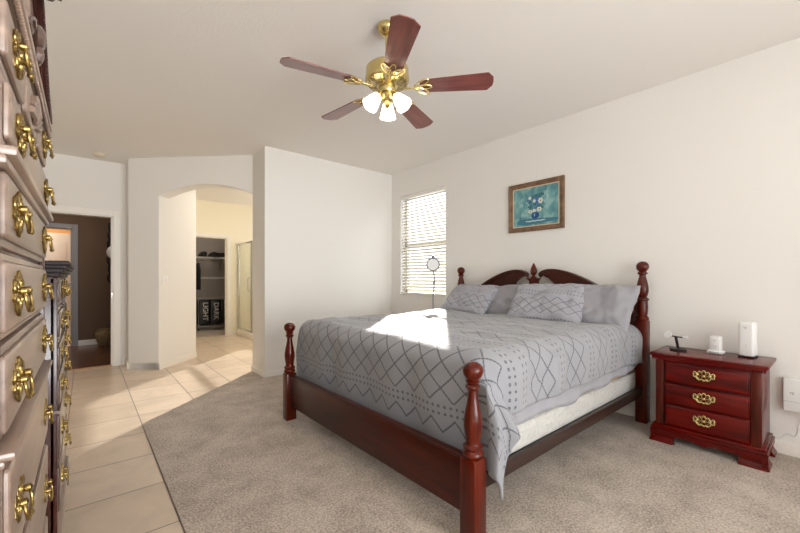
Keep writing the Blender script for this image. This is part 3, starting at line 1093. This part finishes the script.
def text_mesh(txt, size, mt, parent, Mx, extrude=.0006):
    cu = bpy.data.curves.new('lettering', 'FONT')
    cu.body = txt; cu.size = size; cu.extrude = extrude; cu.align_x = 'CENTER'; cu.align_y = 'CENTER'
    to = bpy.data.objects.new('lettering_tmp', cu)
    COL.objects.link(to)
    dg = bpy.context.evaluated_depsgraph_get()
    me = bpy.data.meshes.new_from_object(to.evaluated_get(dg))
    me.name = 'lettering'
    bpy.data.objects.remove(to)
    me.transform(Mx)
    me.materials.clear(); me.materials.append(mt)
    o = bpy.data.objects.new('lettering', me)
    COL.objects.link(o); o.parent = parent
    return o
FACE = Matrix.Rotation(PI / 2, 4, 'X')     # text upright facing -Y
cx_, cy_ = px_at(748, 357, NT)
rt = thing('router', 'tall white router with black feet standing on the nightstand', 'router', (cx_, cy_, NT), -PI / 2 - .12)
m = MB(); m.box(-.04, .04, -.045, .045, .008, .24, bevel=.014, seg=4); m.build('body', M['white_plastic'], rt)
for x in (-.026, .026):
    for y in (-.03, .03):
        m = MB(); m.box(x - .016, x + .016, y - .016, y + .016, 0, .012, bevel=.002)
        m.build('foot', M['black'], rt)
text_mesh('TE', .014, M['grey_plastic'], rt, Matrix.Translation((-.005, -.0455, .200)) @ FACE)
m = MB()
for z in (.068, .078, .088):
    m.lathe([(.0016, 0), (.0016, .0012)], 8, M=Matrix.Translation((0, -.0445, z)) @ Matrix.Rotation(PI / 2, 4, 'X'))
m.build('indicator', M['grey_plastic'], rt)

# wall-mounted white box and its cable
yb_ = lambda x: XR / (.6458 + (x - 400) / 373 * .7635) * (.7635 - (x - 400) / 373 * .6458)
y_a, y_b = yb_(783.5), yb_(818)
bxz0, bxz1 = S - (408 - 279) * XR / (.6458 + (783.5 - 400) / 373 * .7635) / 373, S - (376.5 - 279) * XR / (.6458 + (783.5 - 400) / 373 * .7635) / 373
wbx = thing('network_box', 'white wall-mounted network box with a cable hanging from it', 'network box', (XR, (y_a + y_b) / 2, bxz0), -PI / 2)
hw_ = abs(y_a - y_b) / 2
m = MB(); m.box(-hw_, hw_, -.05, -.001, 0, bxz1 - bxz0, bevel=.006, seg=3)
m.build('cover', M['white_plastic'], wbx)
m = MB(); m.box(-hw_ + .001, hw_ - .001, -.0508, -.049, .062, .0632); m.build('seam', M['grey_plastic'], wbx)
text_mesh('TE', .02, M['grey_plastic'], wbx, Matrix.Translation((-.035, -.0505, (bxz1 - bxz0) * .55)) @ FACE)
cbz = bxz0
yc_ = (y_a + y_b) / 2
cab = [(3.56, yc_, cbz + .004), (3.568, yc_ + .003, cbz - .08), (3.57, yc_ + .02, cbz - .17), (3.57, yc_ + .06, .15), (3.57, y_a + .02, .105), (3.57, y_a + .075, .095)]
m = MB(); m.tube(smooth_curve(cab, 6), .0028, 6)
tag(m.build('network_cable', M['white_plastic']), 'thin white cable curving down the wall behind the nightstand', 'cable')

# ---------------------------------------------------------------- picture
PY0, PY1, PZ0, PZ1 = 1.738, 2.356, 1.68, 2.192
pic = thing('framed_painting', 'teal still-life painting of flowers in a brown wooden frame on the wall', 'painting', (XR, (PY0 + PY1) / 2, (PZ0 + PZ1) / 2), -PI / 2)
pw, ph = (PY1 - PY0) / 2, (PZ1 - PZ0) / 2
M['frame'] = wood('frame_wood', (100, 74, 54), (142, 110, 82), .5, (20, 20, 20), 0)
M['liner'] = mat('frame_liner', (206, 188, 158), .6)
m = MB()
fw = .048
prof = [(0, 0), (0, .022), (.012, .026), (.03, .016), (fw, .012), (fw, 0)]
corners = [(-pw, -ph), (pw, -ph), (pw, ph), (-pw, ph)]
rings = []
for (ins, dep) in prof:
    rings.append([m.bm.verts.new(((abs(x) - ins) * (1 if x > 0 else -1), -dep - .001, (abs(z) - ins) * (1 if z > 0 else -1))) for x, z in corners])
for a, b in zip(rings[:-1], rings[1:]):
    for k in range(4):
        m.bm.faces.new((a[k], a[(k + 1) % 4], b[(k + 1) % 4], b[k]))
m.build('frame', M['frame'], pic, smooth=False)
m = MB()
iw, ih = pw - fw + .002, ph - fw + .002
for (a, b, c, d_) in ((-iw, iw, -ih, -ih + .012), (-iw, iw, ih - .012, ih), (-iw, -iw + .012, -ih, ih), (iw - .012, iw, -ih, ih)):
    m.box(a, b, -.012, -.003, c, d_)
m.build('liner', M['liner'], pic, smooth=False)
def canvas_mat():
    m_ = mat('teal_canvas', (110, 160, 160), .7, bump=.3, bscale=60)
    nt = m_.node_tree; b = nt.nodes['Principled BSDF']
    tc = nt.nodes.new('ShaderNodeTexCoord')
    mp = nt.nodes.new('ShaderNodeMapping'); mp.inputs['Scale'].default_value = (9, 1, 5)
    n = nt.nodes.new('ShaderNodeTexNoise'); n.inputs['Scale'].default_value = 1.3; n.inputs['Detail'].default_value = 6; n.inputs['Distortion'].default_value = .8
    cr = nt.nodes.new('ShaderNodeValToRGB'); e = cr.color_ramp.elements
    e[0].position = .3; e[0].color = (*lin((64, 112, 124)), 1)
    e[1].position = .72; e[1].color = (*lin((158, 196, 190)), 1)
    k = e.new(.5); k.color = (*lin((104, 156, 160)), 1)
    nt.links.new(tc.outputs['Object'], mp.inputs[0]); nt.links.new(mp.outputs[0], n.inputs[0]); nt.links.new(n.outputs[0], cr.inputs[0]); nt.links.new(cr.outputs[0], b.inputs['Base Color'])
    return m_
m = MB(); m.box(-iw + .004, iw - .004, -.007, -.002, -ih + .004, ih - .004)
m.build('canvas', canvas_mat(), pic, smooth=False)
def paint_blobs(name, rgb, blobs):
    m = MB()
    for n_, (x, z, rx, rz, y, k) in enumerate(blobs):
        m.prism(scallop(rx, rz, 30, k, .14, x, z), -y - n_ * .00006, -.0065, axis='y')
    m.build(name, mat('paint_' + name, rgb, .7), pic, smooth=False)
rnd = random.Random(3)
paint_blobs('painted_table', (64, 118, 138), [(0, -.155, .24, .03, .0075, 3)])
paint_blobs('painted_highlight', (196, 214, 214), [(-.03 + .03 * k, -.150 - .004 * (k % 2), .022, .005, .008, 5) for k in range(-2, 5)])
paint_blobs('painted_leaf', (58, 112, 118), [(rnd.uniform(-.11, .10), rnd.uniform(-.04, .12), rnd.uniform(.015, .03), rnd.uniform(.012, .022), .0078, 7) for _ in range(16)])
paint_blobs('painted_sprig', (146, 184, 186), [(-.13 + rnd.uniform(-.05, .05), rnd.uniform(-.09, .06), .012, .02, .0078, 5) for _ in range(9)] + [(.12 + rnd.uniform(-.03, .05), rnd.uniform(-.03, .13), .014, .018, .0078, 5) for _ in range(9)])
paint_blobs('painted_vase', (36, 74, 126), [(.0, -.095, .038, .04, .0085, 2)])
paint_blobs('painted_vase_shine', (120, 160, 190), [(-.008, -.09, .008, .02, .009, 2)])
paint_blobs('painted_blue_flower', (74, 112, 160), [(rnd.uniform(-.09, .08), rnd.uniform(-.02, .12), .015, .015, .0085, 6) for _ in range(13)])
paint_blobs('painted_white_flower', (206, 214, 202), [(.06, .05, .028, .028, .009, 6), (-.06, .09, .018, .016, .009, 6), (.045, -.035, .028, .022, .009, 6), (-.055, -.05, .026, .018, .009, 6), (-.01, .055, .016, .018, .009, 6), (-.01, -.045, .02, .016, .009, 5)])
paint_blobs('painted_flower_eye', (120, 110, 90), [(.06, .05, .008, .008, .0095, 6), (.045, -.035, .007, .007, .0095, 6), (-.055, -.05, .007, .006, .0095, 6)])

# ---------------------------------------------------------------- floor lamp by the window
lx, ly = 2.757 * S, 2.72 * S
fl = thing('floor_lamp', 'thin dark gooseneck floor lamp with a round head in front of the blind', 'floor lamp', (lx, ly, .012))
m = MB(); m.lathe([(.12, 0), (.122, .006), (.118, .018), (.02, .024), (.012, .05), (.001, .05)], 28); m.build('base', M['grey_plastic'], fl)
m = MB(); m.tube(smooth_curve([(0, 0, .03), (0, 0, .6), (-.003, .008, .95), (.012, -.004, 1.15), (-.006, .004, 1.27)], 8), .0065, 8); m.build('pole', M['grey_plastic'], fl)
m = MB(); m.lathe([(.012, -.016), (.012, .016), (.009, .02)], 12, M=Matrix.Translation((.004, .0, 1.12))); m.build('knob', M['grey_plastic'], fl)
dirc = Vector((-lx, -ly, 0)).normalized()
ha = math.atan2(dirc.y, dirc.x) + PI / 2
HM = Matrix.Translation((-.006, .004, 1.345)) @ Matrix.Rotation(ha, 4, 'Z') @ Matrix.Rotation(PI / 2, 4, 'X')
m = MB(); m.lathe([(.001, -.05), (.03, -.048), (.06, -.03), (.078, -.004), (.082, .01), (.078, .014), (.068, .012), (.068, .006)], 32, M=HM, cap=False); m.build('lamp_head', M['grey_plastic'], fl)
m = MB(); m.lathe([(.001, .004), (.069, .004), (.069, .008), (.001, .009)], 32, M=HM); m.build('diffuser', M['white_plastic'], fl)
m = MB(); m.lathe([(.018, 0), (.02, .01), (.02, .03), (.014, .034), (.001, .034)], 16, M=Matrix.Translation((-.006, .004, 1.418)) @ Matrix.Rotation(.0, 4, 'X')); m.build('switch', M['grey_plastic'], fl)

# ---------------------------------------------------------------- tall chest of drawers
# local frame: x runs along room +Y... front faces -Y local; rotated +90deg so front faces +X
def chest_pull_row(dw, xs, z, yf, w=.115, h=.085):
    for x in xs:
        pull(dw, (x, yf, z), w, h, solid=True, depth=.013, mt='brass_dark')
def tall_chest():
    Yn, Yf_, Xf = .862, 1.765, -.108
    W = Yf_ - Yn; hw = W / 2; D = .50
    root = thing('tall_chest', 'tall dark cherry chest of drawers with a carved swan-neck pediment and brass pulls', 'chest of drawers', (Xf, (Yn + Yf_) / 2, 0), PI / 2)
    # local: -Y = room +X (front). body spans y 0..D
    m = MB()
    m.box(-hw, hw, .006, D, .10, .885, bevel=.003)
    m.box(-hw + .008, hw - .008, .010, D, .885, 1.70, bevel=.003)
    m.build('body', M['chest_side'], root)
    # drawers: (z0,z1,centre)
    rows = [(1.075, 1.225, 1.153), (.905, 1.065, .990), (.655, .875, .762), (.415, .64, .52), (.17, .40, .29), (1.235, 1.375, 1.303)]
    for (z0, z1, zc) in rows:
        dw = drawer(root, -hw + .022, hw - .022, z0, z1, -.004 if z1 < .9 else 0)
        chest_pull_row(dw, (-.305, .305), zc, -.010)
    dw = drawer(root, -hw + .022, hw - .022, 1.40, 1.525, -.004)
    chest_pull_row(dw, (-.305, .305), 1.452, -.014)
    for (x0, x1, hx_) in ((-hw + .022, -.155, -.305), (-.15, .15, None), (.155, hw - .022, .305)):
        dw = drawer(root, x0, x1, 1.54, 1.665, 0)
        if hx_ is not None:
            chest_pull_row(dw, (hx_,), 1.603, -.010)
        else:
            m = MB()     # carved shell: a fan of ribs
            for k in range(9):
                a = PI * (k + .5) / 9
                m.tube([(.012 * math.cos(a), -.012, 1.565 + .01 * math.sin(a)), (.045 * math.cos(a), -.017, 1.568 + .04 * math.sin(a)), (.085 * math.cos(a), -.012, 1.57 + .065 * math.sin(a))], .007, 6, radii=[.004, .008, .009])
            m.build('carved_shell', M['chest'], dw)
    # mouldings
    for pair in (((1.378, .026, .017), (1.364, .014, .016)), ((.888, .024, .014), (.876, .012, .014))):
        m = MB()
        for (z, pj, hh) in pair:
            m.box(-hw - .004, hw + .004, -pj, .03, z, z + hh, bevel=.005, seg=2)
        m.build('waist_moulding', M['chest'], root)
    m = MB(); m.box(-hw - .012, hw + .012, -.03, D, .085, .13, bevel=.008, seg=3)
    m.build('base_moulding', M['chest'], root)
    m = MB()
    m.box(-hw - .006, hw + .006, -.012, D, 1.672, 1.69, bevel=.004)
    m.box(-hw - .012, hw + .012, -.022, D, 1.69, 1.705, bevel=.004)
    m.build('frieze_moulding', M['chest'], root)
    m = MB()     # rope bead
    nb = 76
    for k in range(nb):
        x = -hw + (k + .5) * W / nb
        m.sphere((x, -.016, 1.668), .0062, 6, (.8, 1, 1))
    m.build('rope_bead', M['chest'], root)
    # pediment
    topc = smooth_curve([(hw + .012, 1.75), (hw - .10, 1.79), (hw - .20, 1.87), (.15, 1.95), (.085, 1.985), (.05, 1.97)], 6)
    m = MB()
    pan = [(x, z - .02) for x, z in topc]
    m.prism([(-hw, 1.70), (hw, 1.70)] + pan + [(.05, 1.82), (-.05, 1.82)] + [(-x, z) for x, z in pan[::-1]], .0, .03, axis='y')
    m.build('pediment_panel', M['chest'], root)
    for s in (-1, 1):
        m = MB()
        for (o0, o1, pj) in ((0, .022, .022), (.022, .034, .016), (.034, .05, .008)):
            for i in range(len(topc) - 1):
                (x0, z0), (x1, z1) = topc[i], topc[i + 1]
                m.prism([(s * x0, z0 - o0), (s * x1, z1 - o0), (s * x1, z1 - o1), (s * x0, z0 - o1)], -pj, .03, axis='y')
        for i in range(0, 2 * len(topc) - 2):
            k = i / 2; i0 = int(k); f_ = k - i0
            x = topc[i0][0] * (1 - f_) + topc[min(i0 + 1, len(topc) - 1)][0] * f_; z = topc[i0][1] * (1 - f_) + topc[min(i0 + 1, len(topc) - 1)][1] * f_
            m.sphere((s * x, -.018, z - .028), .005, 6)
        m.build('swan_neck_moulding', M['chest_crown'], root, smooth=False)
        m = MB(); m.lathe([(.03, 0), (.03, .012), (.02, .02), (.022, .03), (.001, .034)], 16, M=Matrix.Translation((s * .05, -.03, 1.955)) @ Matrix.Rotation(PI / 2, 4, 'X'))
        m.build('rosette', M['chest_side'], root)
    m = MB()
    m.sphere((0, -.02, 1.79), .03, 12, (1.2, .5, 1)); m.sphere((0.0, -.02, 1.75), .018, 10, (1, .6, 1.4))
    for s in (-1, 1):
        m.tube(smooth_curve([(s * .02, -.012, 1.79), (s * .07, -.016, 1.80), (s * .11, -.012, 1.775), (s * .085, -.012, 1.76), (s * .07, -.012, 1.775)], 5), .005, 6)
    m.build('carved_drop', M['chest_low'], root)
    for s in (-1, 1):
        m = MB()
        m.box(min(s * (hw - .02), s * (hw + .0)), max(s * (hw - .02), s * (hw + .0)), -.004, .02, .13, 1.36, bevel=.004)
        m.build('corner_pilaster', M['chest_side'], root)
        for yy in (.0, D - .08):
            m = MB()
            m.prism([(s * (hw + .012), .0), (s * (hw - .10), .0), (s * (hw - .09), .05), (s * (hw - .14), .09), (s * (hw + .012), .09)], yy - .03 if yy == 0 else yy, yy + .08, axis='y')
            m.build('bracket_foot', M['chest_side'], root)
    return root
tall_chest()

def low_chest():
    Yn, Yf_, Xf = 2.06, 2.96, -.088
    W = Yf_ - Yn; hw = W / 2; D = .48
    root = thing('low_chest', 'lower dark cherry chest of drawers with brass pulls beyond the tall one', 'chest of drawers', (Xf, (Yn + Yf_) / 2, 0), PI / 2)
    m = MB(); m.box(-hw, hw, .006, D, .09, 1.19, bevel=.003)
    m.build('body', M['chest_side'], root)
    m = MB()
    for (z, pj, hh) in ((1.235, .042, .018), (1.222, .034, .016), (1.205, .024, .02), (1.188, .012, .02)):
        m.box(-hw - pj, hw + pj, -pj, D, z, z + hh, bevel=.005, seg=2)
    m.build('cornice_top', M['chest_cap'], root)
    for (z0, z1, zc) in ((.925, 1.055, .99), (.79, .915, .857), (.64, .78, .716), (.42, .63, .52), (.2, .41, .305)):
        dw = drawer(root, -hw + .018, hw - .018, z0, z1, 0, mt='chest_low')
        chest_pull_row(dw, (-.24, .24), zc, -.010, .105, .08)
    for (x0, x1, hx_) in ((-hw + .018, -.153, -.24), (-.147, .147, 0), (.153, hw - .018, .24)):
        dw = drawer(root, x0, x1, 1.07, 1.18, 0, mt='chest_low')
        chest_pull_row(dw, (hx_,), 1.135, -.010, .095, .075)
    m = MB(); m.box(-hw - .014, hw + .014, -.018, D, .09, .13, bevel=.007, seg=2)
    m.build('base_moulding', M['chest'], root)
    m = MB(); m.box(-hw - .002, hw + .002, -.012, .03, .632, .642); m.build('waist_moulding', M['chest'], root)
    for s in (-1, 1):
        m = MB(); m.box(min(s * (hw - .018), s * hw), max(s * (hw - .018), s * hw), -.004, .02, .13, 1.185, bevel=.004)
        m.build('corner_pilaster', M['chest_side'], root)
        for yy in (-.018, D - .08):
            m = MB()
            m.prism([(s * (hw + .014), 0), (s * (hw - .10), 0), (s * (hw - .09), .05), (s * (hw - .14), .092), (s * (hw + .014), .092)], yy, yy + .09, axis='y')
            m.build('bracket_foot', M['chest_side'], root)
    return root
low_chest()

# ---------------------------------------------------------------- ceiling fan
FC = (1.447, 1.834)
BZ = 2.372 - H        # blade height, below the ceiling
fan = thing('ceiling_fan', 'brass ceiling fan with five reddish wooden blades and three lit glass shades', 'ceiling fan', (FC[0], FC[1], H))
m = MB(); m.lathe([(.001, 0), (.062, 0), (.064, -.015), (.055, -.035), (.032, -.055), (.018, -.062), (.001, -.062)], 28); m.build('canopy', M['brass'], fan)
m = MB(); m.lathe([(.013, -.05), (.013, -.22), (.02, -.225), (.022, -.25)], 16); m.build('downrod', M['brass'], fan)
m = MB(); m.lathe([(.02, BZ + .16), (.06, BZ + .155), (.115, BZ + .135), (.132, BZ + .12), (.135, BZ + .07), (.137, BZ + .065), (.137, BZ + .045), (.128, BZ + .03), (.10, BZ + .018), (.06, BZ + .008), (.001, BZ + .006)], 40)
m.build('motor_housing', M['brass'], fan)
m = MB()
for k in range(30):
    a = 2 * PI * k / 30
    m.tube([(.065 * math.cos(a), .065 * math.sin(a), BZ + .010), (.12 * math.cos(a + .1), .12 * math.sin(a + .1), BZ + .026)], .003, 5)
m.build('vent_grille', M['black'], fan)
camyaw = -math.atan(315.5 / 373)
blade0 = None
for k in range(5):
    ang = math.radians(-8 + 72 * k)          # in camera frame: x right, y away
    rzb = ang + camyaw
    if blade0 is None:
        m = MB()
        r0, r1, w0, w1 = .205, .645, .056, .073
        out = [(r0, -w0 * .55), (r0 + .03, -w0 * .95), (r0 + .06, -w0), (r1 - .03, -w1), (r1 - .008, -w1 * .62), (r1, -w1 * .5), (r1 + .004, 0), (r1, w1 * .5), (r1 - .008, w1 * .62), (r1 - .03, w1), (r0 + .06, w0), (r0 + .03, w0 * .95), (r0, w0 * .55)]
        m.prism(out, -.003, .003, M=Matrix.Translation((0, 0, 0)) @ Matrix.Rotation(math.radians(-11), 4, 'X'))
        b = m.build('blade', M['blade'], fan, angle=30)
        m = MB()
        Mt = Matrix.Rotation(math.radians(-11), 4, 'X')
        m.box(.10, .175, -.012, .012, -.012, -.006, bevel=.002)
        for yc, sp_ in ((0, 0), (.5, 1), (-.5, -1)):
            loop = []
            for q in range(16):
                t = q / 16 * 2 * PI
                lx_ = .225 + .055 * -math.cos(t)
                ly_ = .018 * math.sin(t) * (1.0 if sp_ == 0 else 1.1)
                rot = sp_ * .62
                X_, Y_ = lx_ - .17, ly_
                loop.append((.17 + X_ * math.cos(rot) - Y_ * math.sin(rot), X_ * math.sin(rot) + Y_ * math.cos(rot), -.008))
            m.tube(loop, .0042, 6, closed=True, M=Mt)
        iron = m.build('blade_iron', M['brass'], b)
        blade0 = b
        o = b
    else:
        o = blade0.copy(); COL.objects.link(o)
        i2 = iron.copy(); COL.objects.link(i2); i2.parent = o
    o.location = (0, 0, BZ)
    o.rotation_euler = (0, 0, rzb)
m = MB()
m.lathe([(.05, BZ + .01), (.052, BZ - .01), (.045, BZ - .03), (.05, BZ - .04), (.052, BZ - .055), (.04, BZ - .075), (.018, BZ - .085), (.016, BZ - .10), (.022, BZ - .108), (.012, BZ - .122), (.001, BZ - .126)], 28)
m.build('light_fitter', M['brass'], fan)
sh0 = None
for k in range(3):
    ang = math.radians(90 + 120 * k) + camyaw
    if sh0 is None:
        tl = math.radians(38)
        SM = Matrix.Translation((.052, 0, -.045)) @ Matrix.Rotation(-tl, 4, 'Y') @ Matrix.Rotation(PI, 4, 'X')
        m = MB()
        prof = [(.020, .018), (.026, .03), (.034, .055), (.042, .082), (.048, .102), (.050, .114)]
        m.lathe(prof, 28, M=SM, cap=False)
        sh = m.build('lamp_shade', M['shade'], fan)
        m = MB(); m.lathe([(.001, -.005), (.016, -.005), (.017, .012), (.026, .018), (.026, .024), (.001, .026)], 20, M=SM); cp = m.build('socket_cup', M['brass'], sh)
        m = MB(); m.lathe([(.001, .026), (.012, .03), (.013, .042), (.021, .06), (.023, .072), (.017, .086), (.001, .092)], 18, M=SM); bu = m.build('bulb', M['bulb'], sh)
        sh0 = sh; o = sh
        kids = [cp, bu]
    else:
        o = sh0.copy(); COL.objects.link(o)
        for kd in kids:
            c2 = kd.copy(); COL.objects.link(c2); c2.parent = o
    o.location = (0, 0, BZ)
    o.rotation_euler = (0, 0, ang)

# ---------------------------------------------------------------- bathroom and closet
# ceiling dome light in the bathroom
bl_ = thing('dome_light', 'small round lit ceiling light in the bathroom beyond the arch', 'ceiling light', (2.25, 6.35, H))
m = MB(); m.lathe([(.001, 0), (.13, 0), (.13, -.02), (.12, -.025), (.001, -.025)], 28); m.build('rim', M['brass'], bl_)
m = MB(); m.lathe([(.118, -.022), (.105, -.05), (.07, -.075), (.001, -.085)], 28, cap=False); m.build('glass_dome', emissive('dome_glow', (1, .91, .77), 85), bl_)
eh = thing('entry_light', 'round lit ceiling light in the entry beyond the hall', 'ceiling light', (-.9, 9.5, H))
m = MB(); m.lathe([(.118, 0), (.105, -.04), (.07, -.065), (.001, -.075)], 28, cap=False); m.build('glass_dome', emissive('entry_glow', (1, .86, .68), 95), eh)

hl = thing('hall_fill_light', 'unseen round ceiling light added to brighten the hall', 'ceiling light', (-.6, 7.5, H))  # added fixture, out of view, lifts the brown hall walls
m = MB(); m.lathe([(.118, 0), (.105, -.04), (.07, -.065), (.001, -.075)], 28, cap=False); m.build('glass_dome', emissive('hall_glow', (1, .88, .75), 60), hl)
cl = thing('closet_fill_light', 'unseen small round ceiling light added to brighten the closet', 'ceiling light', (1.9, 9.1, H))  # unseen lamp put in to lighten the closet interior
m = MB(); m.lathe([(.108, 0), (.095, -.04), (.06, -.06), (.001, -.07)], 28, cap=False); m.build('glass_dome', emissive('closet_glow', (1, .9, .8), 34), cl)
sh = thing('shower_enclosure', 'glass shower enclosure with chrome frame beyond the arch', 'shower', (2.457, YC, 0))
m = MB(); m.box(0, .1, -1.0, 0, 0, .13, bevel=.01); m.build('curb', M['trim'], sh)
m = MB()
for (y0_, y1_, z0_, z1_) in ((-.035, 0, .13, 1.93), (-.84, -.80, .13, 1.93), (-1.0, -.965, .13, 1.93), (-1.0, 0, 1.895, 1.93), (-1.0, 0, .13, .155)):
    m.box(.02, .055, y0_, y1_, z0_, z1_, bevel=.003)
m.build('frame', M['chrome'], sh)
m = MB(); m.box(.034, .040, -.97, -.03, .15, 1.9); m.build('glass_pane', M['shower_glass'], sh, smooth=False)
m = MB(); m.tube([(.01, -.77, .95), (-.02, -.77, .95), (-.02, -.77, 1.2), (.01, -.77, 1.2)], .008, 8); m.build('door_handle', M['chrome'], sh)

cs_ = thing('closet_shelf', 'white wire shelf with a hanging rod across the closet', 'shelf', (1.975, 10.05, 1.70))
m = MB()
for k in range(60):
    x = -.77 + 1.54 * k / 59
    m.tube([(x, -.40, 0), (x, 0, 0)], .002, 4)
m.build('wire_deck', M['white_plastic'], cs_)
for (y, z) in ((-.40, 0), (-.40, -.03), (-.2, -.004), (-.005, 0)):
    m = MB(); m.tube([(-.773, y, z), (.773, y, z)], .006, 6)
    m.build('front_rail', M['white_plastic'], cs_)
m = MB(); m.tube([(-.773, -.33, -.09), (.773, -.33, -.09)], .013, 8); m.build('hanging_rod', M['chrome'], cs_)
for x in (-.1, .62):
    m = MB(); m.tube([(x, -.40, -.01), (x, -.005, -.33)], .006, 6); m.tube([(x, -.33, -.005), (x, -.33, -.09)], .005, 6)
    m.build('bracket', M['white_plastic'], cs_)
cs2 = cs_.copy(); COL.objects.link(cs2)
cs2['label'] = 'lower white wire shelf in the closet behind the laundry sorter'
cs2.location = (1.975, 10.05, 1.22)
for ch in list(children(cs_)):
    if ch.name.startswith(('wire_deck', 'front_rail')):
        c2 = ch.copy(); COL.objects.link(c2); c2.parent = cs2
cs2.scale = (1, .5, 1)
def folded(name, label, x, y, z, w_, d_, n, th):
    r = MB()
    for k in range(n):
        r.box(x - w_ / 2 + .008 * (k % 2), x + w_ / 2 - .006 * (k % 3), y - d_ / 2, y + d_ / 2, z + k * th, z + (k + 1) * th - .001, bevel=th * .4, seg=3)
    o = r.build(name, M['black'])
    return tag(o, label, 'clothing')
folded('folded_clothes', 'black folded clothes beside the shoes on the closet shelf', 2.545, 9.86, 1.7085, .36, .26, 3, .036)
for (x, lab) in ((2.34, 'black shoe on the closet shelf, nearer the folded clothes'), (2.12, 'black shoe on the closet shelf, farther from the folded clothes')):
    m = MB()
    m.prism([(-.14, 0), (.14, 0), (.145, .02), (.11, .05), (.03, .075), (-.03, .11), (-.12, .115), (-.145, .07)], -.045, .045, axis='y', bevel=.012)
    o = m.build('shoe', M['black']); o.location = (x, 9.74, 1.7085); o.rotation_euler = (0, 0, PI / 2 + .25)
    tag(o, lab, 'shoe')
# hanging garment
m = MB()
def gf(i, j):
    a = 2 * PI * i / 24; v = j / 12
    r = .5 + .5 * min(1, v * 4)
    return (.05 * r * math.cos(a) * (1 + .15 * math.sin(5 * a)), .11 * r * math.sin(a) * (1 + .1 * v), -.06 - .62 * v)
m.grid(gf, 24, 12)
hg = thing('hanging_garment', 'black garment hanging from the closet rod beside the doorway edge', 'clothing', (2.03, 9.72, 1.612))
m.build('fabric', M['black'], hg)
m = MB(); m.tube(smooth_curve([(0, 0, -.07), (0, 0, -.02), (0, -.012, .003), (0, 0, .014), (0, .012, .003)], 4), .003, 6); m.build('hook', M['chrome'], hg)
# laundry sorter
ls = thing('laundry_sorter', 'three-bag black laundry sorter with white words standing in the closet', 'laundry sorter', (2.30, 9.45, .012))
m = MB()
for x in (-.35, .35):
    for y in (-.16, .16):
        m.tube([(x, y, .04), (x, y, .72)], .01, 8)
    m.tube([(x, -.16, .72), (x, .16, .72)], .01, 8); m.tube([(x, -.16, .09), (x, .16, .09)], .01, 8)
for y in (-.16, .16):
    m.tube([(-.35, y, .72), (.35, y, .72)], .01, 8); m.tube([(-.35, y, .09), (.35, y, .09)], .01, 8)
m.build('frame', M['chrome'], ls)
for x in (-.35, .35):
    for y in (-.16, .16):
        m = MB(); m.lathe([(.001, -.014), (.018, -.014), (.02, 0), (.018, .014), (.001, .014)], 14, M=Matrix.Translation((x, y, .02)) @ Matrix.Rotation(PI / 2, 4, 'X')); m.build('caster', M['black'], ls)
TXT = mat('white_print', (225, 222, 216), .8)
for k, word in enumerate(('LIGHT', 'DARK', 'COLOR')):
    x = -.225 + .225 * k
    m = MB()
    m.box(x - .105, x + .105, -.15, .15, .13, .69, bevel=.02, seg=3)
    bg = m.build('laundry_bag', M['black'], ls)
    tm = text_mesh(word, .15, TXT, bg, Matrix.Translation((x + .015, -.1515, .43)) @ Matrix.Rotation(PI / 2, 4, 'Y') @ FACE)
    tag(tm, 'white word reading ' + word)

# ---------------------------------------------------------------- hall things
M['basket'] = mat('woven_pot', (150, 132, 96), .7, bump=.8, bscale=22, var=.25, vscale=25, bdist=.02)
pot = thing('floor_vase', 'speckled tan ribbed vase on the dark hall floor against the brown wall', 'vase', (.27, 8.46, .006))
m = MB(); m.lathe([(.10, 0), (.115, .02), (.15, .12), (.178, .22), (.182, .29), (.16, .35), (.135, .375), (.145, .395), (.15, .40), (.13, .398), (.115, .37), (.10, .2), (.001, .15)], 32)
m.build('body', M['basket'], pot)
pot.scale = (.72, .72, .72)
for s in (-1, 1):
    m = MB()
    m.tube(smooth_curve([(s * .145, 0, .38), (s * .185, 0, .38), (s * .195, 0, .34), (s * .165, 0, .31)], 5), .01, 8, M=Matrix.Rotation(.6, 4, 'Z'))
    m.build('handle', M['basket'], pot)
wd = thing('wall_ornament', 'tall dark metal wall ornament with a white piece hanging in the hall', 'wall decoration', (.40, YH, 1.2))
m = MB()
zs_ = [(.0, .1), (.16, .09), (.33, .11), (.62, .11), (.78, .1), (.94, .09)]
for (z, r) in zs_:
    m.tube([(r * .75 * math.cos(a * PI / 8), -.02, z + r * math.sin(a * PI / 8)) for a in range(16)], .014, 6, closed=True)
m.tube([(0, -.015, -.1), (0, -.015, 1.04)], .012, 6)
m.build('scrollwork', M['black'], wd)
m = MB(); m.sphere((-.0, -.04, .47), .11, 14, (.9, .35, 1.1)); m.build('shell_ornament', M['white_plastic'], wd)
